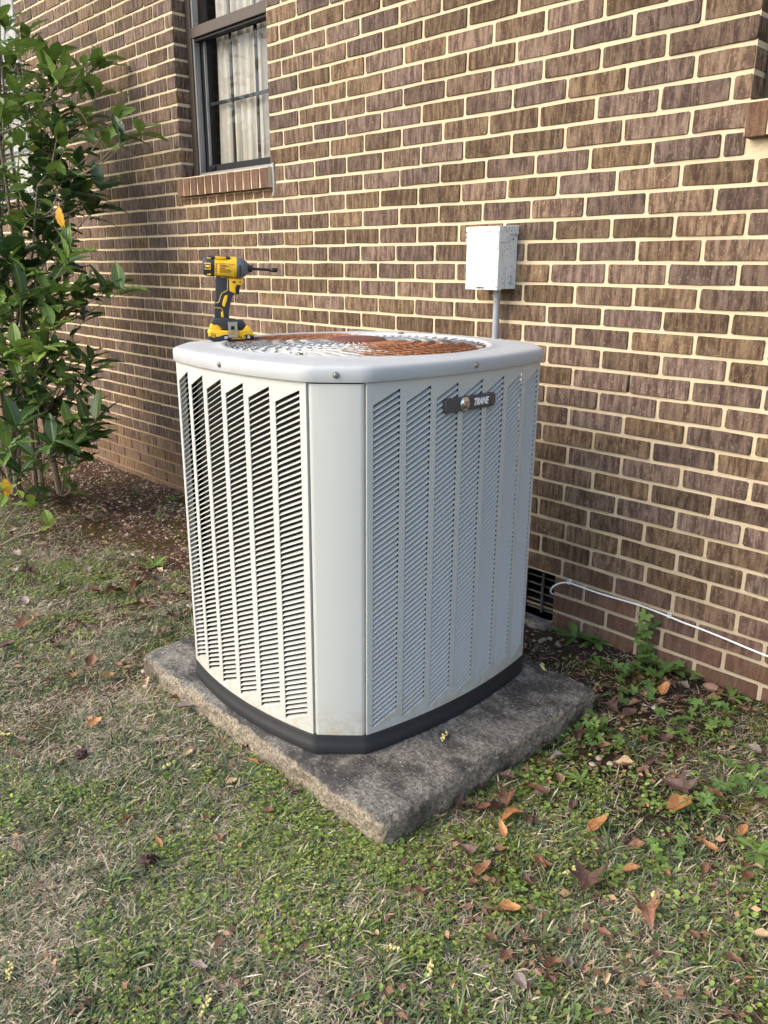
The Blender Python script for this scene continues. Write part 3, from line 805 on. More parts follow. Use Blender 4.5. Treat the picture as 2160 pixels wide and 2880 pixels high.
for i in range(len(prof)-1, nr-1):
    for k in range(m): Fs.append((i*m+k, i*m+(k+1) % m, (i+1)*m+(k+1) % m, (i+1)*m+k))
q = MB(); q.add(V, Fs); cap = acp('top_cover', q, TOPP, smooth=True, sharp=60, fixn=True)
# screws in shallow dimples
def screw(p, n):
    q = MB(); q.lathe([(.0001, .0042), (.003, .0040), (.0042, .0030), (.0045, .0018), (.0062, .0016), (.0070, .0004), (.0070, -.002)], 14)
    o = q.build('screw', SCREW, None, smooth=True); o.matrix_world = Matrix.Translation(p) @ n.to_track_quat('Z', 'Y').to_matrix().to_4x4()
    o.parent = ac; o.matrix_parent_inverse = Matrix.Translation((-.6545, .7853, -.08))
for sd in SIDES:
    L = SIDES[sd][3]; screw(side_pt(sd, L*.5, 1.013, .009), SIDES[sd][2])
    a = side_pt(sd, L, 0); nx_ = {'front': 'right', 'right': 'back', 'back': 'left', 'left': 'front'}[sd]; c = side_pt(nx_, 0, 0)
    d = (c-a).normalized(); n_ = Vector((d.y, -d.x, 0)); mid = (a+c)/2+n_*.0095; screw(Vector((mid.x, mid.y, 1.013)), n_)
for z in (.990-.004,):
    pass
# fan guard
gd = empty('fan_guard', (RC.x, RC.y, 1.033), 0); gd.parent = ac; gd.matrix_parent_inverse = Matrix.Translation((-.6545, .7853, -.08))
def gz(r): return .010*(1-(r/RR)**2)
def ringmesh(r, wr, n=96):
    z = gz(r); q = MB(); V = []; k = 6
    for i in range(n):
        w = 2*math.pi*i/n
        for j in range(k):
            a = 2*math.pi*j/k; rr_ = r+wr*math.cos(a); V.append((rr_*math.cos(w), rr_*math.sin(w), z+wr*math.sin(a)))
    Fs = [(i*k+j, ((i+1) % n)*k+j, ((i+1) % n)*k+(j+1) % k, i*k+(j+1) % k) for i in range(n) for j in range(k)]
    q.add(V, Fs); return q
for i in range(23):
    r = .088+i*(RR-.088-.006)/22
    ringmesh(r, .0015 if i < 22 else .002).build('guard_ring', WIRE, gd, smooth=True, fixn=False)
for i in range(44):
    w0 = 2*math.pi*i/44; pts = []
    for j in range(15):
        u = j/14; r = .078+(RR-.080)*u; w = w0+.85*(u**1.2) + .05*math.sin(u*40)
        pts.append((r*math.cos(w), r*math.sin(w), gz(r)+.0028))
    MB().tube(pts, .0019, 6).build('guard_spoke', WIRE, gd, smooth=True, fixn=False)
q = MB(); q.lathe([(.0001, .0225), (.03, .0220), (.060, .0200), (.074, .0175), (.079, .0140), (.079, .0045), (.0001, .004)], 48); q.build('guard_hub', RUST, gd, smooth=True)
for a_ in (25, 115, 205, 295):
    a = R(a_); p = Vector((RC.x+RR*math.cos(a), RC.y+RR*math.sin(a), 1.043)); q = MB(); q.box(-.010, .008, -.006, .006, -.006, .004)
    o = q.build('guard_clip', SCREW, None, bevel=.001); o.location = (RR*math.cos(a)*.985, RR*math.sin(a)*.985, .006); o.rotation_euler = (0, 0, a); o.parent = gd
# fan below
fan = empty('fan', (RC.x, RC.y, .945), 0); fan.parent = ac; fan.matrix_parent_inverse = Matrix.Translation((-.6545, .7853, -.08))
FANM = simple('fan_blade_grey', (.20, .22, .25), .45, .4)
q = MB(); q.lathe([(.0001, .03), (.06, .03), (.068, .02), (.068, -.06), (.0001, -.06)], 32); q.build('motor', FANM, fan, smooth=True)
for i in range(4):
    V = []; a0 = i*math.pi/2
    for u in range(9):
        for v in range(5):
            r = .06+.26*u/8; w = a0+(v/4-.5)*(1.15-.2*u/8); z = (v/4-.5)*-.06
            V.append((r*math.cos(w), r*math.sin(w), z))
    Fs = [(u*5+v, (u+1)*5+v, (u+1)*5+v+1, u*5+v+1) for u in range(8) for v in range(4)]
    obj('fan_blade', mesh_from('fan_blade', V, Fs, FANM, smooth=True), fan)
# badge on the right panel
bc = side_pt('right', (-.796)-(AY0+CH), .9255, .0016)
badge = empty('badge', bc); badge.parent = ac; badge.matrix_parent_inverse = Matrix.Translation((-.6545, .7853, -.08))
bn = (side_pt('right', .303, 0, 1)-side_pt('right', .303, 0, 0)).normalized()
# local frame of the badge: x along the face (towards +y), z up, -y outwards -> rotate
badge.rotation_euler = (0, 0, math.atan2(bn.y, bn.x)+math.pi/2)
hw, hh = .0905, .0170
def roundrect(hw, hh, r, n=5):
    P = []
    for cx, cz, a0 in ((hw-r, -hh+r, -90), (hw-r, hh-r, 0), (-hw+r, hh-r, 90), (-hw+r, -hh+r, 180)):
        for i in range(n+1): a = R(a0+90*i/n); P.append((cx+r*math.cos(a), cz+r*math.sin(a)))
    return P
q = MB(); V = []; O = roundrect(hw, hh, .009)
for (sc, y) in ((1.0, .004), (1.0, -.0035), (.985, -.0055)): V += [(x*(1 if sc == 1 else (hw-.0015)/hw), y, z*(1 if sc == 1 else (hh-.0015)/hh)) for x, z in O]
k = len(O)
for i in range(k): V.append((max(-.052, min(.075, O[i][0]*.86)), -.0075, O[i][1]*.80))
Fs = [(l*k+i, l*k+(i+1) % k, (l+1)*k+(i+1) % k, (l+1)*k+i) for l in range(3) for i in range(k)]+[tuple(3*k+i for i in range(k))]
q.add(V, Fs); q.build('plate', BADGE, badge, smooth=True, sharp=25)
q = MB(); q.lathe([(.0165, 0), (.0165, -.0015), (.014, -.0035), (.0001, -.0045)], 32)
o = q.build('emblem', CHROME, badge, smooth=True, loc=(-.026, -.0072, .0005), rot=(R(90), 0, 0)); o.rotation_euler = (R(-90), 0, 0); o.scale = (1, 1, -1) if False else (1, 1, 1)
o.rotation_euler = (0, 0, 0); o.data.transform(Matrix.Rotation(R(-90), 4, 'X'))
for k_ in range(7):                                   # dark speed lines of the emblem
    z = -.0095+k_*.0026; w = math.sqrt(max(.0001, .0150**2-z*z)); xa, xb = (-.026-w+.001, -.026+w*.45)
    if k_ > 3: xa, xb = -.026-w*.35, -.026+w-.001
    MB().box(xa, xb, -.0124, -.0085, z-.0006, z+.0006).build('emblem_line', BADGE, badge)
def text(body, size, mat, parent, loc, rot, shear=0.0, bold=0.0, ext=.0004, name='lettering', align='CENTER', sx=1.0):
    cu = bpy.data.curves.new(name, 'FONT'); cu.body = body; cu.size = size; cu.shear = shear; cu.offset = bold; cu.extrude = ext
    cu.align_x = align; cu.align_y = 'CENTER'; cu.materials.append(mat); cu.resolution_u = 3
    o = bpy.data.objects.new(name, cu); scene.collection.objects.link(o); bpy.context.view_layer.update(); me = bpy.data.meshes.new_from_object(o.evaluated_get(bpy.context.evaluated_depsgraph_get())); bpy.data.objects.remove(o); me.name = name
    return obj(name, me, parent, loc, rot, (sx, 1, 1))
text('TRANE', .0235, WHITEINK, badge, (.031, -.0082, .0005), (R(90), 0, 0), .35, .0006, .0006, sx=.72)

# ================================================================ ELECTRICAL BOX, CONDUIT, CABLE
eb = tag(empty('electrical_box', (.4965, 0, 1.16)), 'white speckled metal disconnect box screwed to the brick wall above the air conditioner', 'electrical box')
def ebp(name, mb, mat, **kw): return mb.build(name, mat, eb, **kw)
w2 = .0685
q = MB(); q.box(-w2+.004, w2-.002, -.088, -.001, .004, .196); ebp('housing', q, BOXM, bevel=.0012, seg=1)
q = MB(); q.box(-w2, w2-.004, -.1015, -.0895, .001, .186); ebp('front_cover', q, BOXM, bevel=.0018, seg=2)
q = MB(); q.box(w2-.0035, w2-.0005, -.1005, -.078, .0005, .170); ebp('cover_flange', q, BOXM, bevel=.0008, seg=1)
q = MB(); q.add([(-w2-.003, -.1050, .184), (w2+.003, -.1050, .184), (w2+.003, -.0005, .192), (-w2-.003, -.0005, .192), (-w2-.003, -.1050, .201), (w2+.003, -.1050, .201), (w2+.003, -.0005, .206), (-w2-.003, -.0005, .206)],
    [(0,3,2,1),(4,5,6,7),(0,1,5,4),(1,2,6,5),(2,3,7,6),(3,0,4,7)]); ebp('lid', q, BOXM, bevel=.0022, seg=2)
# hinge flaps: folded side ears with a slanted cut
for sx in (1, -1):
    x = sx*(w2+.0012); q = MB(); prof_ = [(-.1045, .192), (-.1045, .154), (-.101, .1515), (-.070, .1515), (-.048, .178), (-.002, .178), (-.002, .196)]
    V = [(x-.001, y, z) for y, z in prof_]+[(x+.001, y, z) for y, z in prof_]; k = len(prof_)
    q.add(V, [tuple(range(k)), tuple(range(2*k-1, k-1, -1))]+[(i, (i+1) % k, k+(i+1) % k, k+i) for i in range(k)]); ebp('hinge_ear', q, BOXM, bevel=.0004, seg=1)
    q = MB(); q.lathe([(.0001, .0015), (.0025, .0012), (.003, 0)], 10, (0, 0, 0), 'X'); o = ebp('rivet', q, RUST); o.location = (x+sx*.001, -.03, .162); o.scale = (sx, 1, 1)
q = MB(); q.box(-.018, .012, -.108, -.098, .0075, .0100); ebp('latch', q, STEELD, bevel=.0006, seg=1)
q = MB(); q.lathe([(.0001, .0008), (.011, .0006), (.0115, 0), (.013, 0), (.0135, .0008), (.015, 0)], 24, (0, 0, 0), 'X'); o = ebp('knockout', q, BOXM, smooth=True); o.location = (w2-.0018, -.032, .034)
cx, cy = .0165, -.034
q = MB(); q.lathe([(.0001, .003), (.0135, .003), (.0135, -.016), (.0165, -.017), (.0165, -.021), (.0125, -.022), (.0125, -.03)], 24, (cx, cy, 0)); ebp('conduit_hub', q, CONDUIT, smooth=True)
pr = []; z = -.028
while z > -.44:
    pr += [(.0118, z), (.0118, z-.0034), (.0107, z-.0038), (.0107, z-.0050)]; z -= .0054
q = MB(); q.lathe([(p[0], p[1]) for p in pr], 20, (cx, cy, 0)); ebp('conduit', q, CONDUIT, smooth=True, sharp=40)
q = MB(); q.tube([(cx, cy, z+.01), (cx, cy-.01, z-.08), (cx+.01, cy-.06, z-.16), (cx+.03, -.16, z-.2), (cx+.03, -.40, z-.2)], .0112, 12); ebp('conduit', q, CONDUIT, smooth=True)
cb = tag(empty('cable', (0, 0, 0)), 'thin white cable clipped along the foot of the brick wall into the vent', 'cable')
pts = [(.800, .06, .098), (.797, .035, .112), (.795, -.004, .128), (.800, -.014, .150), (.823, -.012, .174), (.859, -.009, .1890), (.903, -.007, .189), (.982, -.007, .187), (1.064, -.0065, .189), (1.13, -.007, .191), (1.184, -.007, .189), (1.238, -.008, .186), (1.289, -.007, .181), (1.345, -.007, .179), (1.427, -.007, .173), (1.545, -.007, .163), (1.75, -.007, .155), (2.2, -.008, .150), (3.2, -.008, .16)]
def smoothpts(P, n=6):
    P = [Vector(p) for p in P]; out = []
    for i in range(len(P)-1):
        p0, p1, p2_, p3 = P[max(i-1, 0)], P[i], P[i+1], P[min(i+2, len(P)-1)]
        for j in range(n):
            t = j/n; out.append(.5*((2*p1)+(p2_-p0)*t+(2*p0-5*p1+4*p2_-p3)*t*t+(3*p1-p0-3*p2_+p3)*t**3))
    out.append(P[-1]); return out
MB().tube(smoothpts(pts), .0030, 8).build('sheath', CABLE, cb, smooth=True)
for x, z in ((.866, .1935), (1.237, .1905), (1.62, .164), (2.1, .156)):
    q = MB(); q.lathe([(.0001, -.010), (.0055, -.010), (.0055, -.001), (.0045, 0), (.0001, 0)], 12); q.data = None
    o = q.build('cable_clip', CABLE, cb, smooth=True); o.data.transform(Matrix.Rotation(R(-90), 4, 'X')); o.location = (x, -.002, z+.004)
    o2 = MB().lathe([(.0001, -.0108), (.0028, -.0108), (.0028, -.001), (.0001, -.001)], 10).build('nail', DARK, cb, smooth=True); o2.data.transform(Matrix.Rotation(R(-90), 4, 'X')); o2.location = (x, -.0015, z+.005)
    MB().box(x-.005, x+.005, -.0135, -.0005, z-.008, z+.001).build('cable_clip', CABLE, cb, bevel=.0015)

# ================================================================ IMPACT DRIVER
KX, KZ = .000222, .000222
dp = on_z(651, 957, 1.037)
drill = tag(empty('cordless_drill', (dp.x, dp.y, 1.0365)), 'yellow and black cordless impact driver standing on its battery on the air conditioner rim', 'power tool')
drill.rotation_euler = (0, 0, math.atan2(.722, .692)+R(13))
def T(X, Y): return ((X-565)*KX/math.cos(R(13)), (1262-Y)*KZ)
def ext(name, pts, y0, y1, mat, bev=.004, seg=3, parent=None, smooth=True, sharp=32):
    P = [T(*p) for p in pts]; q = MB(); k = len(P)
    V = [(x, y0, z) for x, z in P]+[(x, y1, z) for x, z in P]
    q.add(V, [tuple(range(k)), tuple(range(2*k-1, k-1, -1))]+[(i, (i+1) % k, k+(i+1) % k, k+i) for i in range(k)])
    return q.build(name, mat, parent or drill, smooth=smooth, sharp=sharp, bevel=bev, seg=seg)
# battery
ext('battery', [(300, 1185), (292, 1215), (306, 1240), (345, 1258), (420, 1262), (760, 1262), (815, 1245), (830, 1215), (822, 1188), (780, 1172), (480, 1172), (400, 1195)], -.037, .037, BLACKP, .005)
bat2 = ext('battery_shell', [(288, 1165), (300, 1135), (330, 1120), (400, 1120), (470, 1128), (640, 1132), (700, 1128), (745, 1068), (772, 1082), (805, 1125), (826, 1185), (818, 1200), (480, 1188), (440, 1225), (335, 1215), (300, 1200)], -.0365, .0365, YEL, .005)
ext('battery_shell', [(318, 1120), (318, 1085), (335, 1058), (400, 1058), (425, 1072), (450, 1115), (440, 1132), (330, 1132)], -.030, .030, YEL, .005)
# black foot
ext('foot', [(335, 1052), (340, 1015), (362, 992), (400, 984), (540, 984), (575, 1004), (640, 1014), (705, 1018), (735, 1050), (733, 1082), (705, 1116), (480, 1118), (452, 1100), (420, 1062)], -.033, .033, RUBBER, .006)
ext('handle', [(405, 545), (410, 600), (402, 700), (388, 800), (380, 870), (378, 1000), (545, 1000), (550, 900), (580, 790), (598, 720), (640, 708), (640, 690), (562, 668), (560, 520), (420, 500)], -.0165, .0165, RUBBER, .007)
ext('grip_inlay', [(508, 722), (545, 714), (535, 770), (500, 858), (476, 836), (480, 800)], -.0185, .0185, YEL, .001, 1)
ext('grip_inlay', [(456, 912), (480, 906), (487, 980), (454, 976)], -.0183, .0183, YEL, .001, 1)
def piping(pts, y=-.0172, r=.0009):
    P = [(T(*p)[0], y, T(*p)[1]) for p in pts]; MB().tube(P, r, 6).build('grip_piping', YEL, drill, smooth=True)
for y in (-.0170, .0170):
    piping([(550, 520), (548, 600), (545, 660), (515, 674), (480, 690), (462, 722), (440, 790), (428, 804), (388, 803)], y)
    piping([(384, 862), (450, 866), (470, 880), (478, 905), (484, 978)], y)
for y in (-.0166,): 
    o = MB().lathe([(.0001, 0), (.0032, 0), (.0032, .002), (.0001, .002)], 12).build('screw', BLACKP, drill, smooth=True); o.data.transform(Matrix.Rotation(R(90), 4, 'X')); x, z = T(440, 828); o.location = (x, -.0165, z)
ext('trigger_housing', [(566, 515), (735, 535), (738, 572), (705, 602), (655, 596), (642, 630), (640, 706), (566, 668)], -.0175, .0175, YEL, .003)
ext('trigger', [(652, 596), (702, 602), (690, 640), (678, 708), (642, 706), (640, 640)], -.0085, .0085, BLACKP, .002)
for X, Y, w in ((625, 563, 20), (695, 561, 9)):
    ext('rocker', [(X-w, Y-12), (X+w, Y-12), (X+w, Y+12), (X-w, Y+12)], -.0188, .0188, BLACKP, .0015, 1)
# motor barrel: lathes along a slightly nose-down axis
head = empty('motor_head', (0, 0, 0), 0, drill); x_, z_ = T(480, 388); head.location = (x_, 0, z_); head.rotation_euler = (0, R(3.0), 0)
def hx(X): return (X-480)*KX/math.cos(R(13))
def lat(name, prof, mat, sharp=35, sy=1.0, n=36): 
    o = MB().lathe([(r*KX, hx(X)) for r, X in prof], n, (0, 0, 0), 'X').build(name, mat, head, smooth=True, sharp=sharp); o.scale = (1, sy, 1); return o
lat('rear_cap', [(1, 268), (60, 270), (96, 282), (113, 305), (119, 345), (118, 400), (112, 408)], RUBBER)
lat('barrel', [(100, 395), (112, 402), (116, 440), (118, 520), (122, 580), (128, 640), (124, 668), (100, 672)], YEL)
lat('gear_case', [(110, 655), (126, 662), (124, 700), (112, 740), (88, 772), (70, 790), (60, 795)], NOSEM)
lat('nose_ring', [(60, 770), (62, 792), (58, 806), (40, 812), (30, 815)], RUBBER)
lat('chuck', [(28, 800), (38, 806), (44, 818), (44, 838), (38, 848), (20, 852)], BLACKP)
lat('bit', [(16, 840), (16, 1050), (17, 1056), (22, 1060), (26, 1068), (26, 1090), (23, 1094), (23, 1106), (27, 1110), (27, 1140), (20, 1148), (10, 1150)], STEELD, n=16)
lat('bit_band', [(27.5, 1076), (27.5, 1081)], CLIPM, n=16); lat('bit_band', [(28, 1097), (28, 1102)], RUST, n=16)
def hbox(name, Xa, Xb, Ya, Yb, ya, yb, mat, bev=.0008, parent=None):
    q = MB(); q.box(hx(Xa), hx(Xb), ya, yb, (388-Yb)*KZ, (388-Ya)*KZ); return q.build(name, mat, parent or head, bevel=bev, seg=2, smooth=True)
hbox('side_pad', 675, 715, 352, 480, -.0290, .0290, RUBBER, .003)
hbox('label_plate', 412, 642, 338, 488, -.0278, .0278, YEL, .004)
hbox('top_guard', 330, 590, 262, 300, -.020, .020, RUBBER, .005)
hbox('top_stripe', 415, 540, 268, 300, -.0212, .0212, YEL, .0008)
for k in range(5):
    hbox('vent_slot', 418, 436, 350+k*27, 364+k*27, -.0284, .0284, BLACKP, .0004)
hbox('label_frame', 446, 634, 346, 349, -.0283, -.0275, BROWNINK, 0); hbox('label_frame', 446, 634, 470, 473, -.0283, -.0275, BROWNINK, 0)
for k in range(7):
    hbox('label_line', 462, 462+(150 if k % 2 else 128), 412+k*7, 415+k*7, -.0282, -.0276, BROWNINK, 0)
for k in range(3): hbox('label_line', 462+k*4, 540+k*20, 362+k*9, 367+k*9, -.0283, -.0276, BROWNINK, 0)
hbox('label_chip', 466, 528, 393, 408, -.0283, -.0276, REDINK, 0)
# rear emblem tiles on the cap
rc = empty('rear_emblem', (hx(330), -.0253, 0), R(-24), head)
q = MB(); q.box(-.0085, .0085, -.0012, .001, -.0085, .0085); q.build('emblem_frame', YEL, rc, bevel=.0008)
q = MB(); q.box(-.0066, .0066, -.0017, .001, -.0066, .0066); q.build('emblem_field', BLACKP, rc, bevel=.0004)
q = MB(); q.box(-.0055, .0055, -.0021, .001, -.0022, .0028); q.build('emblem_bar', YEL, rc, bevel=.0004)
for z0 in (.0215, -.0215):
    q = MB(); q.box(-.0055, .0055, -.0010, .003, -.0018, .0018); o = q.build('cap_mark', YEL, rc, bevel=.0008); o.location = (.0, .0085, z0); o.rotation_euler = (R(-52 if z0 > 0 else 52), 0, 0)
# belt clip
x, z = T(580, 1118); clip = empty('belt_clip', (x, -.0405, z), 0, drill)
s_ = KX/math.cos(R(13))
q = MB()
for (a, b, c, d) in ((-55, -22, -92, 92), (22, 55, -92, 92), (-22, 22, 42, 92), (-22, 22, -92, -50), (-22, 22, -16, -2)): q.box(a*s_, b*s_, -.0012, .0012, c*KZ, d*KZ)
bm_ = q.build('clip_plate', CLIPM, clip)
MB().box(-54*s_, 54*s_, .001, .010, 84*KZ, 92*KZ).build('clip_tab', CLIPM, clip, bevel=.001)
ext('battery_band', [(560, 1183), (725, 1180), (725, 1232), (560, 1236)], -.0376, .0376, YEL, .0008, 1)
ext('battery_band', [(322, 1156), (378, 1164), (378, 1218), (322, 1208)], -.0371, .0371, BLACKP, .0008, 1)
ext('battery_band', [(330, 1165), (370, 1171), (370, 1212), (330, 1203)], -.0374, .0374, YEL, .0005, 1)
x, z = T(645, 1208); text('DEWALT', .0108, BROWNINK, drill, (x-.004, -.0378, z), (R(90), 0, 0), 0, .0004, .0002)
x, z = T(495, 1212); text('20', .0085, WHITEINK, drill, (x, -.0373, z), (R(90), 0, 0), .1, .0002, .0002)
x, z = T(765, 1208); text('20', .0085, WHITEINK, drill, (x, -.0372, z), (R(90), R(-90), 0), 0, .0002, .0002)
ext('battery_mark', [(338, 1180), (364, 1184), (364, 1198), (338, 1194)], -.0376, -.0370, BLACKP, 0)
# ================================================================ GROUND COVER (instanced, uncountable)
def src(name, mb_list, mat):
    """mesh variants kept outside the scene as sources for the instances"""
    col = bpy.data.collections.new(name+'_sources')
    for i, mb in enumerate(mb_list):
        me = mesh_from(name, mb.V, mb.F, mat, smooth=True)
        o = bpy.data.objects.new('%s_source_%02d' % (name, i), me); col.objects.link(o)
    return col
def blade(q, x, y, L, w, az, lean, curl, rr, z=0.0, seg=3):
    d = Vector((math.cos(az), math.sin(az), 0)); s = Vector((-d.y, d.x, 0)); V = []
    for i in range(seg+1):
        t = i/seg; a = lean + curl*t
        p = Vector((x, y, z)) + d*(L*t*math.sin(lean+curl*t*.5)) + Vector((0, 0, L*t*math.cos(lean+curl*t*.5)))
        ww = w*(1-.15*t) if i < seg else w*.12
        ww *= .5; V += [p-s*ww, p+s*ww + Vector((0, 0, .15*w))]
    q.add(V, [(2*i, 2*i+1, 2*i+3, 2*i+2) for i in range(seg)])
def tuft(n, spread, L, w, lean, rr, curl=.9):
    q = MB()
    for i in range(n):
        a = rr.uniform(0, 6.28); r = spread*math.sqrt(rr.random()); 
        blade(q, r*math.cos(a), r*math.sin(a), rr.uniform(*L), rr.uniform(*w), rr.uniform(0, 6.28), rr.uniform(*lean), rr.uniform(.2, curl), rr)
    return q
def disc(q, c, nrm, r, n=7, cup=.12, notch=True):
    nrm = nrm.normalized(); a = nrm.orthogonal().normalized(); b = nrm.cross(a); V = [c - nrm*r*cup]
    for i in range(n):
        w = 2*math.pi*i/n; rr_ = r*(.45 if notch and i == 0 else 1); V.append(c+(a*math.cos(w)+b*math.sin(w))*rr_)
    q.add(V, [(0, 1+i, 1+(i+1) % n) for i in range(n)])
rr = random.Random(5)
G_SRC = src('grass', [tuft(20, .038, (.010, .030), (.0017, .0034), (.45, 1.5), rr) for _ in range(7)]+[tuft(7, .012, (.022, .048), (.0020, .0036), (.3, 1.1), rr) for _ in range(3)], GREENBLADE)
S_SRC = src('dry_grass', [tuft(20, .042, (.012, .042), (.0009, .0022), (1.1, 1.62), rr, .3) for _ in range(7)], STRAW)
def clover(rr, n, spread):
    q = MB()
    for _ in range(n):
        a = rr.uniform(0, 6.28); r = spread*math.sqrt(rr.random()); h = rr.uniform(.004, .016); c = Vector((r*math.cos(a), r*math.sin(a), h))
        k = 3; a0 = rr.uniform(0, 6.28); s = rr.uniform(.0018, .0034)
        for j in range(k):
            w = a0+j*2*math.pi/k; nrm = Vector((rr.uniform(-.35, .35), rr.uniform(-.35, .35), 1)); disc(q, c+Vector((math.cos(w), math.sin(w), 0))*s*.95, nrm, s, 5, .05, False)
    return q
C_SRC = src('clover', [clover(rr, 20, .030) for _ in range(6)], CLOVER)
def roundleaf(rr, n, spread):
    q = MB()
    for _ in range(n):
        a = rr.uniform(0, 6.28); r = spread*math.sqrt(rr.random()); c = Vector((r*math.cos(a), r*math.sin(a), rr.uniform(.004, .018)))
        disc(q, c, Vector((rr.uniform(-.4, .4), rr.uniform(-.4, .4), 1)), rr.uniform(.0035, .0070), 9, .18)
    return q
D_SRC = src('round_weed', [roundleaf(rr, 7, .035) for _ in range(6)], DISC)
def mosstuft(rr):
    q = MB()
    for _ in range(60):
        a = rr.uniform(0, 6.28); r = .022*math.sqrt(rr.random()); blade(q, r*math.cos(a), r*math.sin(a), rr.uniform(.003, .008), .0012, rr.uniform(0, 6.28), rr.uniform(0, .9), .3, rr, 0, 1)
    return q
M_SRC = src('moss', [mosstuft(rr) for _ in range(5)], MOSS)
def stone(rr):
    bm = bmesh.new(); bmesh.ops.create_icosphere(bm, subdivisions=2, radius=1); off = Vector((rr.uniform(0, 50), 0, 0)); sx, sy, sz = rr.uniform(.8, 1.3), rr.uniform(.7, 1.0), rr.uniform(.35, .6)
    q = MB(); V = []
    for v in bm.verts:
        p = v.co*(1+.22*mnoise.noise(v.co*1.4+off)); V.append((p.x*sx, p.y*sy, p.z*sz))
    q.add(V, [tuple(x.index for x in f.verts) for f in bm.faces]); bm.free(); return q
P_SRC = src('gravel', [stone(rr) for _ in range(6)], PEB)
def crumbs(rr):
    q = MB()
    for _ in range(9):
        a = rr.uniform(0, 6.28); r = .05*math.sqrt(rr.random()); c = Vector((r*math.cos(a), r*math.sin(a), rr.uniform(.002, .008)))
        l, w = rr.uniform(.003, .011), rr.uniform(.002, .006); az = rr.uniform(0, 6.28); d = Vector((math.cos(az), math.sin(az), rr.uniform(-.4, .4))); s = Vector((-d.y, d.x, rr.uniform(-.5, .5)))
        q.add([c-d*l, c-d*l*.2+s*w, c+d*l, c+d*l*.1-s*w+Vector((0, 0, .002))], [(0, 1, 2), (0, 2, 3)])
    return q
L_SRC = src('leaf_litter', [crumbs(rr) for _ in range(5)], LITTER)
def scatter(name, col, pts, kindlabel=None):
    """pts: list of (x, y, z, scale, index, rotz, tilt)"""
    me = bpy.data.meshes.new(name); me.from_pydata([p[:3] for p in pts], [], [])
    a = me.attributes.new('scl', 'FLOAT', 'POINT'); a.data.foreach_set('value', [p[3] for p in pts])
    a = me.attributes.new('idx', 'INT', 'POINT'); a.data.foreach_set('value', [int(p[4]) for p in pts])
    a = me.attributes.new('rot', 'FLOAT_VECTOR', 'POINT'); a.data.foreach_set('vector', [c for p in pts for c in (p[6]*math.cos(p[5]*3), p[6]*math.sin(p[5]*3), p[5])])
    o = obj(name, me); tag(o, kind='stuff')
    ng = bpy.data.node_groups.new(name+'_scatter', 'GeometryNodeTree')
    ng.interface.new_socket('Geometry', in_out='INPUT', socket_type='NodeSocketGeometry'); ng.interface.new_socket('Geometry', in_out='OUTPUT', socket_type='NodeSocketGeometry')
    N = ng.nodes.new; gi, go = N('NodeGroupInput'), N('NodeGroupOutput'); ci = N('GeometryNodeCollectionInfo'); ci.inputs['Collection'].default_value = col
    ci.inputs['Separate Children'].default_value = True; ci.inputs['Reset Children'].default_value = True
    ip = N('GeometryNodeInstanceOnPoints'); ip.inputs['Pick Instance'].default_value = True
    def na(nm, t): n = N('GeometryNodeInputNamedAttribute'); n.data_type = t; n.inputs['Name'].default_value = nm; return n.outputs['Attribute']
    Lk = ng.links.new
    Lk(gi.outputs[0], ip.inputs['Points']); Lk(ci.outputs[0], ip.inputs['Instance']); Lk(na('idx', 'INT'), ip.inputs['Instance Index'])
    e2r = N('FunctionNodeEulerToRotation'); Lk(na('rot', 'FLOAT_VECTOR'), e2r.inputs[0]); Lk(e2r.outputs[0], ip.inputs['Rotation'])
    Lk(na('scl', 'FLOAT'), ip.inputs['Scale']); Lk(ip.outputs[0], go.inputs[0])
    md = o.modifiers.new('scatter', 'NODES'); md.node_group = ng; return o
def in_pad(x, y, m=0.0): return .150-m < x < 1.222+m and -1.232-m < y < -.395+m
def nz(x, y, s, o=0.0): return mnoise.noise((x*s+o, y*s-o*1.7, o*.37))
def bare(x, y):
    """0 lawn .. 1 bare soil"""
    left = max(0, min(1, (.35-x)/.25)); d = -y
    b = left*max(0, min(1, ((1.0+.26*nz(x, y, 2.1, 3)-.12*max(0, x+.3))-d)/.42))
    b = max(b, .5*left*max(0, min(1, (nz(x, y, 4.3, 81)+.12)/.25))*max(0, min(1, (1.55-d)/.3)))
    if x > .25: b = max(b, max(0, min(1, ((.38+.10*nz(x, y, 4, 9)-.1*max(0, x-1.3))-d)/.12)) * max(0, min(1, (1.75-x)/.4)))
    if x > 1.1 and -.75 < y: b = max(b, .75*max(0, min(1, (nz(x, y, 3.3, 21)+.30)/.3))*max(0, min(1, (1.65-x)/.3)))
    return b
cand = []
rng = random.Random(11)
N_ = 0
def visible(x, y, m=260):
    u, v = project((x, y, 0)); return -m < u < 2160+m and 1150 < v < 2880+m*1.6
def sample(dens_near, dens_far, fn, margin=260):
    """poisson-ish random points over the seen ground, thinner far away"""
    out = []
    bx = (-3.6, 2.6, -2.9, -.005); area = (bx[1]-bx[0])*(bx[3]-bx[2])
    for _ in range(int(area*dens_near)):
        x, y = rng.uniform(bx[0], bx[1]), rng.uniform(bx[2], bx[3])
        if in_pad(x, y, -.01) or not visible(x, y, margin): continue
        d = math.hypot(x-CAM.x, y-CAM.y)
        keep = 1 if d < 1.6 else max(dens_far/dens_near, (1.6/d)**1.3)
        if rng.random() > keep: continue
        v = fn(x, y)
        if v: out.append(v)
    return out
def P_(x, y, s, i, tilt=.15, dz=0.0): return (x, y, gh(x, y)+dz, s, i, rng.uniform(0, 6.28), rng.uniform(0, tilt))
def weedy(x, y): return max(0, min(1, (x-1.0)/.5 + .8*(y+1.35)))   # right-hand side is weedier
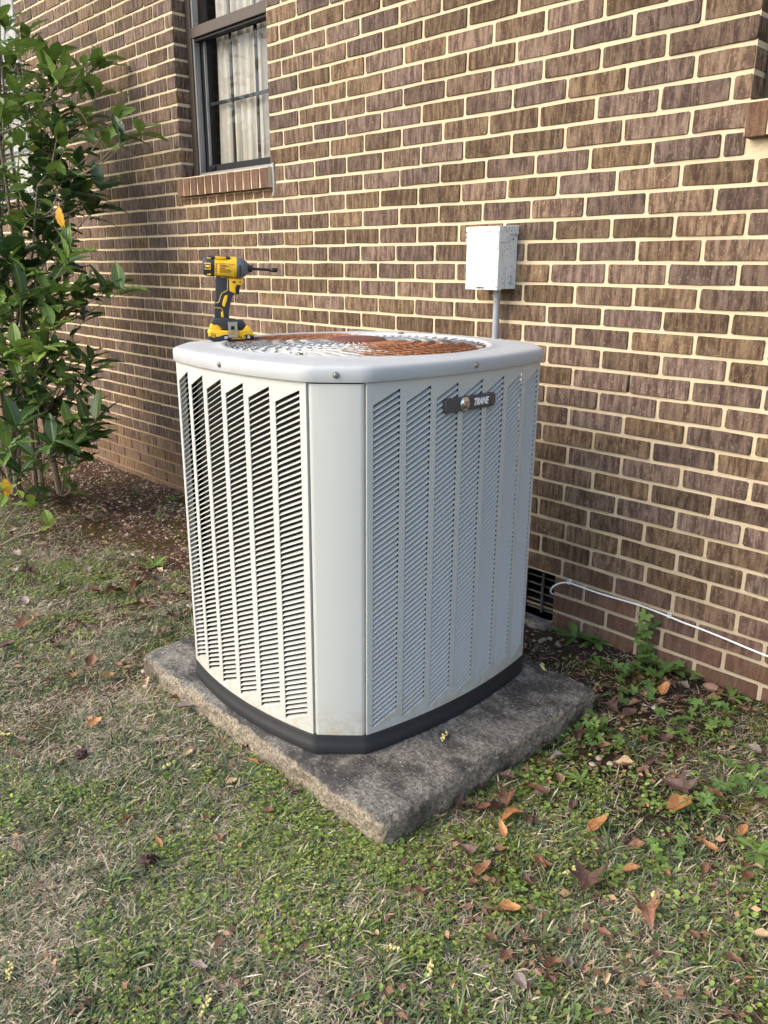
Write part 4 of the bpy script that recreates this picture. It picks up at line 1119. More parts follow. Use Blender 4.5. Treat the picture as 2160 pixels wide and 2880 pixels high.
def f_grass(x, y):
    b = bare(x, y); p = (1-b)*(.62+.55*nz(x, y, 3.2, 2)) * (1-.45*weedy(x, y))
    mo = nz(x+4.2, y+1, 4.5, 0)
    p += .03
    if rng.random() < p: return P_(x, y, rng.uniform(.7, 1.25)*(1 if b < .5 else .8), rng.choice((0,1,2,3,4,5,6,0,1,2,3,4,5,6,0,1,2,3,4,5,6,7,8,9)))
scatter('grass', G_SRC, sample(3600, 1400, f_grass))
def f_straw(x, y):
    b = bare(x, y); p = (1-b)*(.62+.9*nz(x, y, 4.1, 12))*(1-.6*weedy(x, y))+.04
    if rng.random() < p: return P_(x, y, rng.uniform(.7, 1.3), rng.randrange(7), .1)
scatter('dry_grass', S_SRC, sample(4200, 1400, f_straw))
def f_clover(x, y):
    b = bare(x, y); p = (1-b)*(.17+.95*nz(x, y, 2.6, 31))
    if rng.random() < p: return P_(x, y, rng.uniform(.7, 1.25), rng.randrange(6), .15)
scatter('clover', C_SRC, sample(2200, 800, f_clover))
def f_disc(x, y):
    b = bare(x, y); p = (.10+.75*weedy(x, y))*(.34+.9*nz(x, y, 3.0, 45))*(1-.6*b)
    if rng.random() < p*.8: return P_(x, y, rng.uniform(.7, 1.2), rng.randrange(6), .1)
scatter('round_weed', D_SRC, sample(900, 500, f_disc))
def f_moss(x, y):
    dpad = max(0, max(.15-x, x-1.222, -1.232-y, y+.395)); m_ = nz(x, y, 3.7, 60)+.75*max(0, 1-dpad/.30)*(1 if y < -1.1 else .5)
    if bare(x, y) > .9: m_ -= .25
    if rng.random() < max(0, (m_-.20)*2.6): return P_(x, y, rng.uniform(.7, 1.5), rng.randrange(5), .1)
scatter('moss', M_SRC, sample(2600, 900, f_moss))
def f_peb(x, y):
    b = bare(x, y)
    if x > .25: b *= .35
    if rng.random() < b*(.55+.6*nz(x, y, 3, 71)): return P_(x, y, rng.choice((.0025,.003,.004,.004,.005,.006,.007,.009,.012)), rng.randrange(6), .5, .001)
scatter('gravel', P_SRC, sample(2600, 1500, f_peb))
def f_lit(x, y):
    b = bare(x, y)
    if rng.random() < .10+.55*b+.15*weedy(x, y): return P_(x, y, rng.uniform(.6, 1.3), rng.randrange(5), .3, .002)
scatter('leaf_litter', L_SRC, sample(900, 400, f_lit))

# ================================================================ DEAD LEAVES, one by one
def leaf_outline(kind):
    if kind == 'lobed':
        P = []
        tips = [(-90, .30), (-58, .46), (-30, .98), (-8, .42), (18, .95), (38, .45), (90-26, .62), (90, 1.2), (90+26, .62), (142, .45), (162, .95), (188, .42), (210, .98), (238, .46)]
        for a, r in tips: P.append((r*.5*math.cos(R(a)), r*.5*math.sin(R(a))))
        return P
    w = {'oval': .27, 'narrow': .16, 'curled': .24}[kind]
    n = 7; L_ = [(-w*math.sin(math.pi*(i/n)**.85)*(1), -.5+i/n) for i in range(n+1)]
    return L_ + [(-x, y) for x, y in L_[-2:0:-1]]
def dead_mesh(kind, seed, mat):
    rr = random.Random(seed); O = leaf_outline(kind); 
    if kind != 'lobed': O = [(x*(1+rr.uniform(-.12, .12)), y) for x, y in O]
    n = len(O); V = []
    for sc in (1, .55): V += [(x*sc, y*sc+(0 if kind == 'lobed' else 0), 0) for x, y in O]
    V.append((0, 0, 0)); Fs = [(i, (i+1) % n, n+(i+1) % n, n+i) for i in range(n)]+[(n+i, n+(i+1) % n, 2*n) for i in range(n)]
    fold = rr.uniform(.5, 1.3) if kind != 'curled' else rr.uniform(1.6, 2.8); bend = rr.choice((-1, 1))*rr.uniform(.5, 1.7); ph = rr.uniform(0, 6)
    out = []
    for x, y, _ in V:
        z = fold*x*x*2.2 + bend*y*y*.45 + .035*math.sin(9*x+ph)*math.cos(8*y+ph) + .12*abs(x)*rr.uniform(.7, 1.3)
        if kind == 'lobed': z += .12*math.sin(5*x+ph)*y+.10*math.cos(7*y+ph)*abs(x)*2
        out.append((x*(1-.25*fold*abs(x)), y*(1-.12*abs(bend)*abs(y)), z))
    stem_n = len(out); s = .012
    out += [(-s, -.48, .02), (s, -.48, .02), (s*.7, -.70, .06), (-s*.7, -.70, .06)]; Fs.append((stem_n, stem_n+1, stem_n+2, stem_n+3))
    bm = bmesh.new(); vs = [bm.verts.new(v) for v in out]; [bm.faces.new([vs[i] for i in f]) for f in Fs]
    bmesh.ops.subdivide_edges(bm, edges=bm.edges, cuts=1, use_grid_fill=True, smooth=.6)
    me = bpy.data.meshes.new('dead_leaf'); bm.to_mesh(me); bm.free(); me.materials.append(mat)
    me.polygons.foreach_set('use_smooth', [True]*len(me.polygons)); return me
LEAFMESH = {(k, i): dead_mesh(k, 40+i*7+len(k), DEADM['brown']) for k in ('lobed', 'oval', 'narrow', 'curled') for i in range(3)}
dead_list = [  # px, py, size in px, shape, colour
(1558,2055,42,'oval','tan'),(1619,2063,66,'lobed','dark brown'),(1715,1987,74,'lobed','dark brown'),(1770,2007,52,'oval','dark brown'),(1870,1948,56,'oval','orange'),(1876,2075,44,'oval','dark brown'),(1755,2155,58,'curled','tan'),(1572,2194,52,'oval','tan'),(1918,2225,92,'lobed','dark brown'),(1906,2276,84,'oval','orange'),(2009,2242,58,'curled','brown'),(2136,2258,64,'lobed','dark brown'),(1683,2322,74,'oval','orange'),(1882,2357,46,'oval','brown'),(1973,2361,44,'narrow','orange'),(1995,2385,56,'narrow','orange'),(2089,2337,42,'oval','orange'),(1524,2429,58,'oval','brown'),(1651,2477,112,'lobed','dark brown'),(1774,2453,56,'oval','orange'),(1870,2457,40,'curled','brown'),(2100,2473,50,'oval','brown'),(1818,2560,92,'lobed','brown'),(1790,2377,42,'oval','brown'),
(1422,2192,58,'curled','dark brown'),(1426,2239,74,'lobed','brown'),(1295,2264,62,'lobed','dark brown'),(1401,2277,72,'curled','dark brown'),(1363,2268,44,'oval','brown'),(1443,2290,70,'curled','orange'),(1413,2330,62,'narrow','orange'),(1494,2306,58,'lobed','dark brown'),(1502,2222,108,'narrow','brown'),(1523,2228,52,'oval','grey brown'),(1544,2146,40,'oval','brown'),(1527,2095,60,'curled','dark brown'),(1236,2298,44,'narrow','tan'),(1480,2120,50,'oval','dark brown'),(1350,2210,44,'oval','dark brown'),
(1358,2448,68,'oval','brown'),(1327,2481,34,'oval','brown'),(1434,2550,60,'oval','orange'),(1521,2427,50,'narrow','brown'),(1318,2395,62,'lobed','dark brown'),(1380,2633,40,'oval','brown'),(1466,2759,52,'oval','grey brown'),(1275,2759,32,'curled','tan'),(1423,2680,44,'oval','brown'),(1553,2712,60,'curled','brown'),(1400,2556,46,'narrow','brown'),
(143,1740,32,'curled','tan'),(67,1760,58,'lobed','brown'),(17,1824,50,'oval','dark brown'),(30,1922,26,'oval','dark brown'),(148,1814,38,'curled','dark brown'),(199,1905,34,'lobed','orange'),(132,1925,42,'narrow','tan'),(202,1858,36,'curled','tan'),(256,1868,56,'oval','brown'),(305,1905,34,'oval','orange'),(348,1888,46,'narrow','tan'),(408,1924,46,'curled','tan'),(267,2040,46,'oval','orange'),(518,2000,58,'oval','grey brown'),(489,1969,32,'curled','brown'),(452,1986,38,'narrow','dark brown'),(454,1778,40,'narrow','brown'),(402,1736,28,'oval','grey brown'),(324,1665,72,'curled','brown'),(270,1662,44,'oval','brown'),(388,1648,60,'curled','brown'),(445,1632,48,'oval','grey brown'),(510,1591,44,'lobed','brown'),(81,1611,58,'lobed','dark brown'),(74,1696,34,'oval','grey brown'),(513,1672,34,'oval','brown'),(160,1650,34,'oval','grey brown'),(360,1742,34,'narrow','tan'),(420,1700,36,'oval','brown'),(240,1762,30,'oval','dark brown'),(310,1516,34,'oval','brown'),(175,1520,44,'oval','dark brown'),(400,1600,34,'oval','dark brown'),(30,1500,50,'oval','grey brown'),(430,1400,44,'oval','brown'),(250,1450,40,'curled','dark brown'),(350,1500,30,'oval','grey brown'),
(174,2143,28,'oval','tan'),(651,2204,36,'oval','tan'),(620,2360,26,'oval','brown'),(449,2378,44,'narrow','orange'),(360,2308,30,'oval','brown'),(560,2725,52,'oval','grey brown'),(295,2543,22,'oval','brown'),(530,2122,28,'oval','tan'),(711,2147,50,'narrow','orange'),(753,2286,34,'oval','brown'),(690,2110,34,'curled','brown'),(830,2230,32,'oval','dark brown'),(770,2242,24,'oval','dark brown'),(60,2080,30,'oval','dark brown'),(345,2315,26,'oval','brown'),
(1700,2100,40,'oval','brown'),(1830,2140,36,'curled','dark brown'),(2050,2020,44,'oval','brown'),(2010,1975,40,'curled','brown'),(1945,2000,38,'oval','brown'),(1740,2062,34,'oval','dark brown'),(2120,2110,48,'oval','grey brown'),(1642,2020,44,'oval','tan'),(1610,2260,34,'oval','dark brown'),(1980,2450,36,'oval','brown'),(1700,2620,40,'oval','brown'),(2060,2700,44,'oval','brown'),(1950,2630,36,'curled','brown'),(2140,2640,50,'oval','tan'),(1180,2500,30,'oval','brown'),(1060,2620,26,'oval','tan')]
_r = random.Random(99)
for _ in range(46):      # the small brown ones between the named big ones
    a_ = _r.random()
    if a_ < .45: q_ = (_r.uniform(1230, 2140), _r.uniform(2060, 2780))
    elif a_ < .85: q_ = (_r.uniform(20, 520), _r.uniform(1500, 1990))
    else: q_ = (_r.uniform(1480, 2100), _r.uniform(1900, 2080))
    pw = on_z(q_[0], q_[1], 0)
    if in_pad(pw.x, pw.y, .03) or pw.y > -.03: continue
    dead_list.append((int(q_[0]), int(q_[1]), _r.uniform(22, 44), _r.choice(('oval', 'curled', 'curled', 'lobed', 'narrow')), _r.choice(('brown', 'dark brown', 'brown', 'grey brown', 'tan'))))
def region(px, py):
    if px > 1300 and py < 1990: return 'at the brick wall foot'
    if px > 1480 and py < 2200: return 'among weeds right of slab'
    if 1230 < px < 1560 and py < 2345: return 'in drift beside slab'
    if px > 1560 and py < 2420: return 'in right-hand weedy grass'
    if px > 1200: return 'in lower right grass'
    if px < 620 and py < 1570: return 'on soil by shrub'
    if px < 620 and py < 1800: return 'on patchy ground left'
    if px < 620 and py < 2060: return 'in grass left of slab'
    return 'in front lawn'
made = []
for i, (px, py, s, kind, colr) in enumerate(dead_list):
    rr = random.Random(i*5+2); p = on_z(px, py, .012); L = s*1.06*(p-CAM).length/F
    base = LEAFMESH[kind, i % 3]
    o = obj('dead_leaf', base, None, (p.x, p.y, gh(p.x, p.y)+.012+L*.13), (rr.uniform(-.35, .35), rr.uniform(-.35, .35), rr.uniform(0, 6.28)), (L, L, L*.8))
    o.material_slots[0].link = 'OBJECT'; o.material_slots[0].material = DEADM[colr]
    size = 'tiny' if s < 33 else 'small' if s < 46 else 'medium' if s < 64 else 'large'
    made.append((o, f"{size} {colr} {kind} dead leaf", region(px, py), px))
from collections import defaultdict
gr = defaultdict(list)
for m_ in made: gr[m_[1], m_[2]].append(m_)
def nth(k):
    w_ = ['second','third','fourth','fifth','sixth','seventh','eighth','ninth','tenth','eleventh','twelfth']
    return w_[k-1]+' from the left'
ordn = ['leftmost', 'second from the left', 'third from the left', 'fourth from the left', 'fifth from the left', 'sixth from the left', 'seventh from the left']
for (a, b_), L_ in gr.items():
    L_.sort(key=lambda m: m[3])
    for k, m_ in enumerate(L_):
        lab = f"{a} {b_}" if len(L_) == 1 else f"{a} {b_}, {('leftmost' if k == 0 else 'rightmost' if k == len(L_)-1 else nth(k))}"
        tag(m_[0], lab, 'dead leaf', 'dead leaves scattered on the ground')

# ---- spiky seed balls
def seedball(px, py, r, label):
    p = on_z(px, py, .015); rr = random.Random(int(px)); q = MB()
    bm = bmesh.new(); bmesh.ops.create_icosphere(bm, subdivisions=3, radius=1)
    V = []
    for v in bm.verts:
        k = 1+.42*max(0, mnoise.noise(v.co*4.5+Vector((px, 0, 0)))*2) ; k *= .74 if v.index % 2 else 1.12; V.append(v.co*k*r)
    q.add(V, [tuple(x.index for x in f.verts) for f in bm.faces]); bm.free()
    o = q.build('seed_ball', SEED, None, fixn=False, loc=(p.x, p.y, gh(p.x, p.y)+r*.9)); tag(o, label, 'seed ball', 'spiky seed balls in the grass')
seedball(228, 2120, .014, 'spiky brown seed ball in the lawn left of the concrete slab')
seedball(414, 2425, .015, 'spiky dark seed ball by an orange leaf in the front lawn')
seedball(1749, 2135, .015, 'dark spiky seed ball beside a curled tan leaf among weeds')
seedball(1762, 2355, .012, 'small dark spiky seed ball in grass right of the slab')
seedball(1870, 1935, .015, 'dark spiky seed ball under the broad weed by the wall')
seedball(318, 1412, .012, 'dark spiky seed ball on bare soil near the shrub')
# ---- pale catkins
def catkin(px, py, label, z=.014, n=16, s=.004):
    p = on_z(px, py, z); rr = random.Random(int(px*3)); q = MB(); az = rr.uniform(0, 3.14); base = Vector((p.x, p.y, z if z > .05 else gh(p.x, p.y)+.012))
    bm = bmesh.new(); bmesh.ops.create_icosphere(bm, subdivisions=1, radius=1); iv = [v.co.copy() for v in bm.verts]; jf = [tuple(x.index for x in f.verts) for f in bm.faces]; bm.free()
    for i in range(n):
        t = (i/n-.5)*.034; c = Vector((math.cos(az)*t, math.sin(az)*t, rr.uniform(0, .005)))+Vector((rr.uniform(-1, 1), rr.uniform(-1, 1), 0))*.0045
        q.add([c+v*s*rr.uniform(.6, 1.0) for v in iv], jf)
    o = q.build('catkin', CATK, None, smooth=True, fixn=False, loc=base); tag(o, label, 'catkin', 'pale fallen catkins')
catkin(1778, 2150, 'pale yellow catkin upright against a curled leaf among weeds'); catkin(1607, 2441, 'pale catkin cluster above the large dark lobed leaf')
catkin(1840, 2520, 'pale catkin beside the lobed brown leaf in the grass, lower right'); catkin(1210, 2712, 'pale catkin in the grass near the bottom centre')
catkin(1249, 2074, 'dry tan catkin lying on the concrete slab beside the black base', .083); catkin(1527, 1878, 'pale green catkin at the far right corner of the slab', .083)
catkin(477, 2152, 'pale yellow catkin in the lawn left of the slab'); catkin(26, 2720, 'pale catkin at the left edge of the lawn'); catkin(581, 2816, 'pale round catkin cluster at the bottom of the lawn'); catkin(20, 2060, 'long pale catkin in the lawn below the grey leaf, far left'); catkin(1105, 2660, 'tan curled catkin in front lawn left of a pale one')
# ---- single larger pebbles
def pebble(px, py, r, label):
    p = on_z(px, py, .01); rr = random.Random(int(px)); s = stone(rr); q = MB(); q.add([Vector(v)*r for v in s.V], s.F)
    tag(q.build('pebble', PEB, None, smooth=True, loc=(p.x, p.y, gh(p.x, p.y)+r*.3), fixn=False), label, 'pebble', 'larger pebbles on the soil')
for a in ((1500,1755,.017,'pinkish pebble on the soil below the wall vent'),(1503,1792,.009,'small tan pebble between slab and wall vent'),(1500,1818,.007,'tiny pale pebble on soil beside the slab rear edge'),(1672,2000,.014,'buff pebble at the right corner of the slab'),(1668,2135,.010,'tan pebble among leaves right of the slab'),(52,1553,.011,'cream pebble on bare soil, far left'),(164,1605,.010,'flat cream pebble on bare soil left of weeds'),(337,1390,.014,'white pebble on the gravelly soil near the wall'),(412,1350,.013,'pale chalky pebble at the foot of the wall'),(296,1415,.013,'orange brown pebble on bare soil'),(180,1427,.013,'grey round pebble in front of the shrub'),(44,1475,.014,'grey brown pebble below the shrub stems'),(126,1447,.010,'small grey pebble below the shrub'),(2000,1935,.020,'flat pale stone at the wall foot under leaves')): pebble(*a)

# ---- broad leaf weeds
def strap(q, L, w, az, rise, droop, rr, base=Vector((0, 0, 0)), nseg=6, tipw=.6):
    d = Vector((math.cos(az), math.sin(az), 0)); s = Vector((-d.y, d.x, 0)); V = []
    for i in range(nseg+1):
        t = i/nseg; ww = w*(.16+.84*math.sin(math.pi*min(1, t**1.15*.98))**.8)*.5 if t < .99 else w*.05
        p = base+d*(L*t*math.cos(rise*(1-t))) + Vector((0, 0, L*(math.sin(rise)*t - droop*t*t)))
        V += [p-s*ww+Vector((0, 0, ww*.3)), p, p+s*ww+Vector((0, 0, ww*.3))]
    q.add(V, [f for i in range(nseg) for f in ((3*i, 3*i+1, 3*i+4, 3*i+3), (3*i+1, 3*i+2, 3*i+5, 3*i+4))])
def rosette(px, py, rpx, nl, label, asp=.28, rise=.5):
    p = on_z(px, py, .01); L = rpx*(p-CAM).length/F*1.1; rr = random.Random(int(px*7+py))
    t = tag(empty('rosette_weed', (p.x, p.y, gh(p.x, p.y)+.004)), label, 'weed', 'leafy weeds growing on the ground')
    for i in range(nl):
        q = MB(); l = L*rr.uniform(.65, 1.1); strap(q, l, l*asp*rr.uniform(.85, 1.15), i*2.4+rr.uniform(-.3, .3), rr.uniform(rise*.5, rise*1.4), rr.uniform(.05, .35), rr)
        q.build('leaf', WEED, t, smooth=True, fixn=False, sharp=None)
for a in ((1618,1797,62,11,'dark green strappy weed rosette against the wall beside the vent'),(1674,1812,54,10,'second strappy weed rosette, right of the one by the vent'),(1687,1871,42,5,'small four-leaved weed between slab corner and wall'),(1887,1890,78,9,'upright broad-leaved weed at the wall foot under the cable'),(1978,1912,56,5,'broad glossy weed leaves by an upright brown leaf at the wall'),(1633,2186,42,9,'bright green compact rosette right of the leaf drift'),(1989,2115,34,9,'pale green rosette in the weedy grass, far right'),(1717,2158,30,5,'small weed with spreading leaves beside a tan leaf'),(2049,2147,36,9,'fine-leaved rosette in weedy grass at right'),(2116,2174,44,8,'large pale rosette near the right edge'),(2120,2112,34,7,'serrated rosette by the wall corner, right edge'),(2132,2390,66,12,'big bright weed rosette cut by the right edge'),(2057,1964,44,9,'leafy weed at the wall foot, far right'),(1524,2763,28,6,'bright five-petal-shaped weed rosette in the lower lawn'),(435,1584,44,11,'green rosette weed left of the air conditioner'),(290,1612,24,7,'small pale rosette on bare soil'),(300,1655,34,5,'dark leafy sprig among brown leaves left of slab'),(488,1391,26,6,'small weed at the foot of the wall by the unit'),(1860,2455,40,7,'ragged green weed behind a brown leaf, lower right')): rosette(*a)
def tuftthing(px, py, rpx, label):
    p = on_z(px, py, .01); L = rpx*(p-CAM).length/F; rr = random.Random(int(px)); q = MB()
    for i in range(26): blade(q, rr.uniform(-.015, .015), rr.uniform(-.015, .015), L*rr.uniform(.5, 1.2), .0032, rr.uniform(0, 6.28), rr.uniform(.2, 1.1), .7, rr, 0, 5)
    tag(q.build('grass_clump', GREENBLADE, None, smooth=True, fixn=False, loc=(p.x, p.y, gh(p.x, p.y))), label, 'grass clump', 'single clumps of longer grass')
for a in ((383,1370,40,'thin grass clump on gravelly soil near the wall'),(440,1440,36,'sparse grass clump left of the air conditioner'),(1655,1960,75,'long bladed grass clump at the right corner of the slab'),(1310,2175,65,'grass clump leaning on the slab side, right'),(1475,2090,60,'blue green grass clump growing against the slab side'),(1790,2110,80,'long grass clump in the middle of the right-hand weeds'),(1720,2390,80,'long grass clump below the orange leaf'),(1400,2640,75,'wide bladed grass clump in the lower lawn'),(1530,2620,70,'spreading grass clump, lower right lawn'),(310,2480,80,'wide bladed grass clump in the left lawn'),(90,2400,70,'grass clump near the left edge of the lawn'),(360,2690,70,'grass clump near the bottom left'),(1090,2730,80,'broad bladed grass clump at the bottom centre'),(1290,2850,80,'grass clump at the bottom edge right of centre'),(170,1640,70,'tall thin grass stalks on bare soil, left'),(620,2030,50,'grass clump growing at the slab left edge')): tuftthing(*a)
def lobedleaf(q, c, nrm, r, az, rr):
    nrm = nrm.normalized(); a = Vector((math.cos(az), math.sin(az), 0)); a = (a-nrm*a.dot(nrm)).normalized(); b = nrm.cross(a); V = [c]; n = 20
    for i in range(n):
        w = -2.6+5.2*i/(n-1); k = 1 if i % 4 in (1, 2) else .62 if i % 4 == 3 else .8; V.append(c+(a*math.cos(w)+b*math.sin(w))*r*k+nrm*r*rr.uniform(.0, .16))
    q.add(V, [(0, i, i+1) for i in range(1, n)])
def cranesbill(px, py, hpx, n, spread, label, leafpx=24):
    p = on_z(px, py, .01); k = (p-CAM).length/F; rr = random.Random(int(px+py))
    t = tag(empty('lobed_weed', (p.x, p.y, gh(p.x, p.y))), label, 'weed', 'leafy weeds growing on the ground')
    for i in range(n):
        a = rr.uniform(0, 6.28); d = spread*k*math.sqrt(rr.random()); h = hpx*k*(rr.uniform(.25, 1.0) if hpx < 120 else (i+1)/n)
        if hpx >= 120: d *= .5
        tip = Vector((math.cos(a)*d, math.sin(a)*d, h)); q = MB(); q.tube([(0, 0, 0), tip*.5+Vector((rr.uniform(-.01, .01), rr.uniform(-.01, .01), h*.12)), tip], .0009, 4, cap=False); q.build('stalk', WEED, t, smooth=True, fixn=False)
        q = MB(); lobedleaf(q, tip, Vector((rr.uniform(-.6, .6), rr.uniform(-.8, .2), 1)), leafpx*.78*k*rr.uniform(.6, 1.2), a, rr); q.build('leaf', WEED, t, smooth=False, fixn=False)
for a in ((1808,1868,150,12,50,'tall lobed-leaf weed rising in front of the brick wall',26),(1745,1880,45,10,50,'lobed-leaf weed left of the tall one by the wall',24),(1850,1900,42,10,60,'lobed-leaf weed right of the tall one by the wall',24),(1770,1940,30,10,60,'low lobed-leaf weed over dead leaves by the wall',24),(1655,2050,50,10,50,'pale feathery lobed weed at the slab right corner',22),(1705,2080,34,10,50,'lobed weed just right of the slab corner',22),(1990,2010,30,12,70,'lobed weed mat at the wall foot, far right',22),(1900,2050,40,10,70,'low lobed weed with rounded leaves in the weedy patch',22),(2080,2230,45,10,60,'lobed weed near the right edge in the grass',22),(1960,2270,45,10,50,'lobed weed between the large fallen leaves',22),(1880,2400,45,8,50,'lobed weed in lower right grass',22)): cranesbill(*a)
# ================================================================ SHRUB
shrub = tag(empty('leafy_shrub', (-2.30, -.62, 0)), 'tall loose evergreen shrub with glossy leaves and one yellow leaf beside the wall', 'shrub')
SO = Vector((-2.30, -.62, 0))
def sb(mb, name, mat): return mb.build(name, mat, shrub, smooth=True, fixn=False)
rs = random.Random(21)
stems = []
top_targets = [(-2.62,-.35,2.9),(-2.42,-.55,2.75),(-2.15,-.62,2.55),(-2.75,-.80,2.7),(-2.5,-1.0,2.4),(-2.10,-.95,2.0),(-3.0,-.60,2.6),(-2.3,-.45,2.2),(-1.95,-.55,1.6),(-2.2,-1.05,1.5)]
for i, tt in enumerate(top_targets):
    b0 = SO + Vector((rs.uniform(-.22, .16), rs.uniform(-.16, .14), -.03)); T_ = Vector(tt)
    P = []
    for j in range(12):
        t = j/11; p = b0.lerp(T_, t)
        bow = Vector((T_.x-b0.x, T_.y-b0.y, 0))*.30*math.sin(math.pi*t)*(1 if i % 2 else -.5)
        p += bow + Vector((mnoise.noise((i*3.1, t*3, 0)), mnoise.noise((i*3.1, t*3, 9)), 0))*.10*t
        P.append(p)
    stems.append(P); r0 = rs.uniform(.011, .019)
    q = MB(); q.tube([p-SO for p in P], [r0*(1-.78*j/11) for j in range(12)], 8); sb(q, 'stem', BARK)
q = MB(); q.tube([(.10,-.06,-.04),(.20,-.16,.03),(.26,-.20,.14),(.20,-.18,.34),(.24,-.12,.62),(.22,-.10,.9)], [.021,.019,.016,.013,.010,.007], 8); sb(q, 'stem', BARK)
q = MB(); q.tube([(-.06,-.10,.25),(.05,-.15,.62),(-.02,-.18,.80),(.03,-.17,.98)], [.010,.012,.010,.007], 8); sb(q, 'stem', BARK)
def shrub_leaf_mesh(seed, mat):
    rr = random.Random(seed); V = []; n = 9; w0 = rr.uniform(.38, .47); fold = rr.uniform(.15, .45); droop = rr.uniform(.15, .55); wav = rr.uniform(.01, .03)
    for i in range(n+1):
        t = i/n; ww = w0*.5*math.sin(math.pi*t**.92)**.85 if 0 < t < 1 else .006
        y = t; z = .12*t - droop*t*t
        for k in (-1, -.5, 0, .5, 1): V.append((k*ww, y, z+abs(k)*ww*fold+wav*math.sin(t*28+k)*abs(k)))
    Fs = [(5*i+k, 5*i+k+1, 5*i+k+6, 5*i+k+5) for i in range(n) for k in range(4)]
    m = len(V); V += [(-.012, -.12, -.01), (.012, -.12, -.01), (.012, .01, 0), (-.012, .01, 0)]; Fs.append((m, m+1, m+2, m+3))
    return mesh_from('leaf', V, Fs, mat, smooth=True)
LM = {k: [shrub_leaf_mesh(300+i*3, m) for i in range(5)] for k, m in (('d', LEAF_D), ('m', LEAF_M), ('l', LEAF_L))}
LYM = shrub_leaf_mesh(77, LEAF_Y)
leaves = []
def leaf_at(p, d, size, kind, roll=0.0):
    d = d.normalized(); z = Vector((0, 0, 1)) - d*d.z
    if z.length < .05: z = Vector((0, 1, 0))
    z.normalize(); x = d.cross(z)
    m = Matrix((x, d, z)).transposed().to_4x4(); m = m @ Matrix.Rotation(roll, 4, 'Y'); m.translation = p; m = m @ Matrix.Scale(size, 4)
    leaves.append((p, m, kind))
def whorl(p, ax, n, size, kind, rr, spread=1.05):
    ax = ax.normalized(); a = ax.orthogonal().normalized(); b = ax.cross(a)
    for i in range(n):
        w = i*2.4+rr.uniform(-.4, .4); sp = spread*rr.uniform(.6, 1.25); d = ax*math.cos(sp)+(a*math.cos(w)+b*math.sin(w))*math.sin(sp)
        leaf_at(p - ax*(.012*i), d, size*rr.uniform(.65, 1.12), kind, rr.uniform(-.5, .5))
# twig tips: pixel column/row of the tip and its distance from the viewer, then turned into points in space
tips = [(15,60,4.2,'m'),(75,95,4.3,'m'),(20,150,4.1,'m'),(85,118,4.3,'m'),(125,185,4.3,'m'),(50,260,4.1,'m'),(150,235,4.4,'d'),(245,172,4.1,'m'),(292,165,4.1,'m'),(235,245,4.2,'m'),(160,330,4.2,'d'),(330,322,3.95,'m'),(398,362,3.9,'m'),(350,385,3.9,'d'),(110,400,4.1,'d'),(60,400,4.0,'m'),(185,405,4.0,'m'),(232,470,4.1,'d'),(288,520,4.0,'d'),(265,585,4.1,'d'),(120,478,4.1,'d'),(45,515,4.0,'m'),(200,520,4.0,'d'),(190,545,3.95,'d'),(55,640,4.0,'m'),(100,640,4.2,'d'),(30,730,3.95,'l'),(70,760,3.9,'l'),(130,720,4.0,'d'),(190,765,4.1,'d'),(235,800,3.95,'d'),(300,810,3.9,'d'),(345,815,3.9,'m'),(215,830,4.0,'m'),(170,850,3.9,'m'),(60,850,3.9,'m'),(150,910,3.85,'l'),(120,880,3.9,'l'),(45,975,3.85,'l'),(120,975,3.85,'l'),(70,1010,3.85,'l'),(160,1000,3.9,'m'),(240,890,4.2,'d'),(260,1010,4.1,'d'),(225,1010,4.2,'d'),(255,1050,4.0,'m'),(170,1060,3.9,'m'),(50,1060,3.9,'m'),(90,1090,3.9,'m'),(200,1120,4.0,'d'),(250,1140,4.0,'d'),(190,1190,3.9,'d'),(240,1200,3.85,'d'),(270,1180,3.9,'d'),(215,1235,3.9,'d'),(150,1240,3.85,'d'),(110,1130,3.9,'d'),(45,1200,3.9,'d'),(95,1280,3.85,'d'),(20,1260,3.9,'m'),(10,1380,3.7,'l'),(10,900,4.0,'m'),(8,300,4.0,'m'),(10,430,4.1,'m'),(-60,200,4.1,'m'),(-120,500,4.1,'m'),(-60,760,4.0,'m'),(-140,1000,4.0,'d'),(-90,1150,3.9,'m'),(-200,300,4.1,'d'),(170,690,4.4,'d'),(90,560,4.3,'d'),(150,1140,4.2,'d'),(60,1140,4.2,'d'),(140,430,4.4,'d'),(80,330,4.4,'d'),(30,190,4.5,'d'),(120,790,4.4,'d'),(205,360,4.3,'m'),(260,330,4.2,'m'),(310,395,4.0,'m'),(285,250,4.2,'m'),(190,200,4.3,'m'),(150,160,4.4,'m'),(200,590,4.2,'d'),(240,545,4.1,'m'),(140,620,4.2,'d'),(20,1010,4.2,'d'),(130,1060,4.2,'d'),(180,1250,4.1,'d'),(60,1330,3.9,'d'),(250,1235,4.1,'d')]
_r = random.Random(4)
for _ in range(34):
    tips.append((_r.uniform(-80, 250), _r.uniform(700, 1330), _r.uniform(3.8, 4.25), _r.choice('ddmml')))
for _ in range(16):
    tips.append((_r.uniform(-80, 190), _r.uniform(80, 700), _r.uniform(3.9, 4.4), _r.choice('dmml')))
sp_all = [(s, j, p) for s, P in enumerate(stems) for j, p in enumerate(P)]
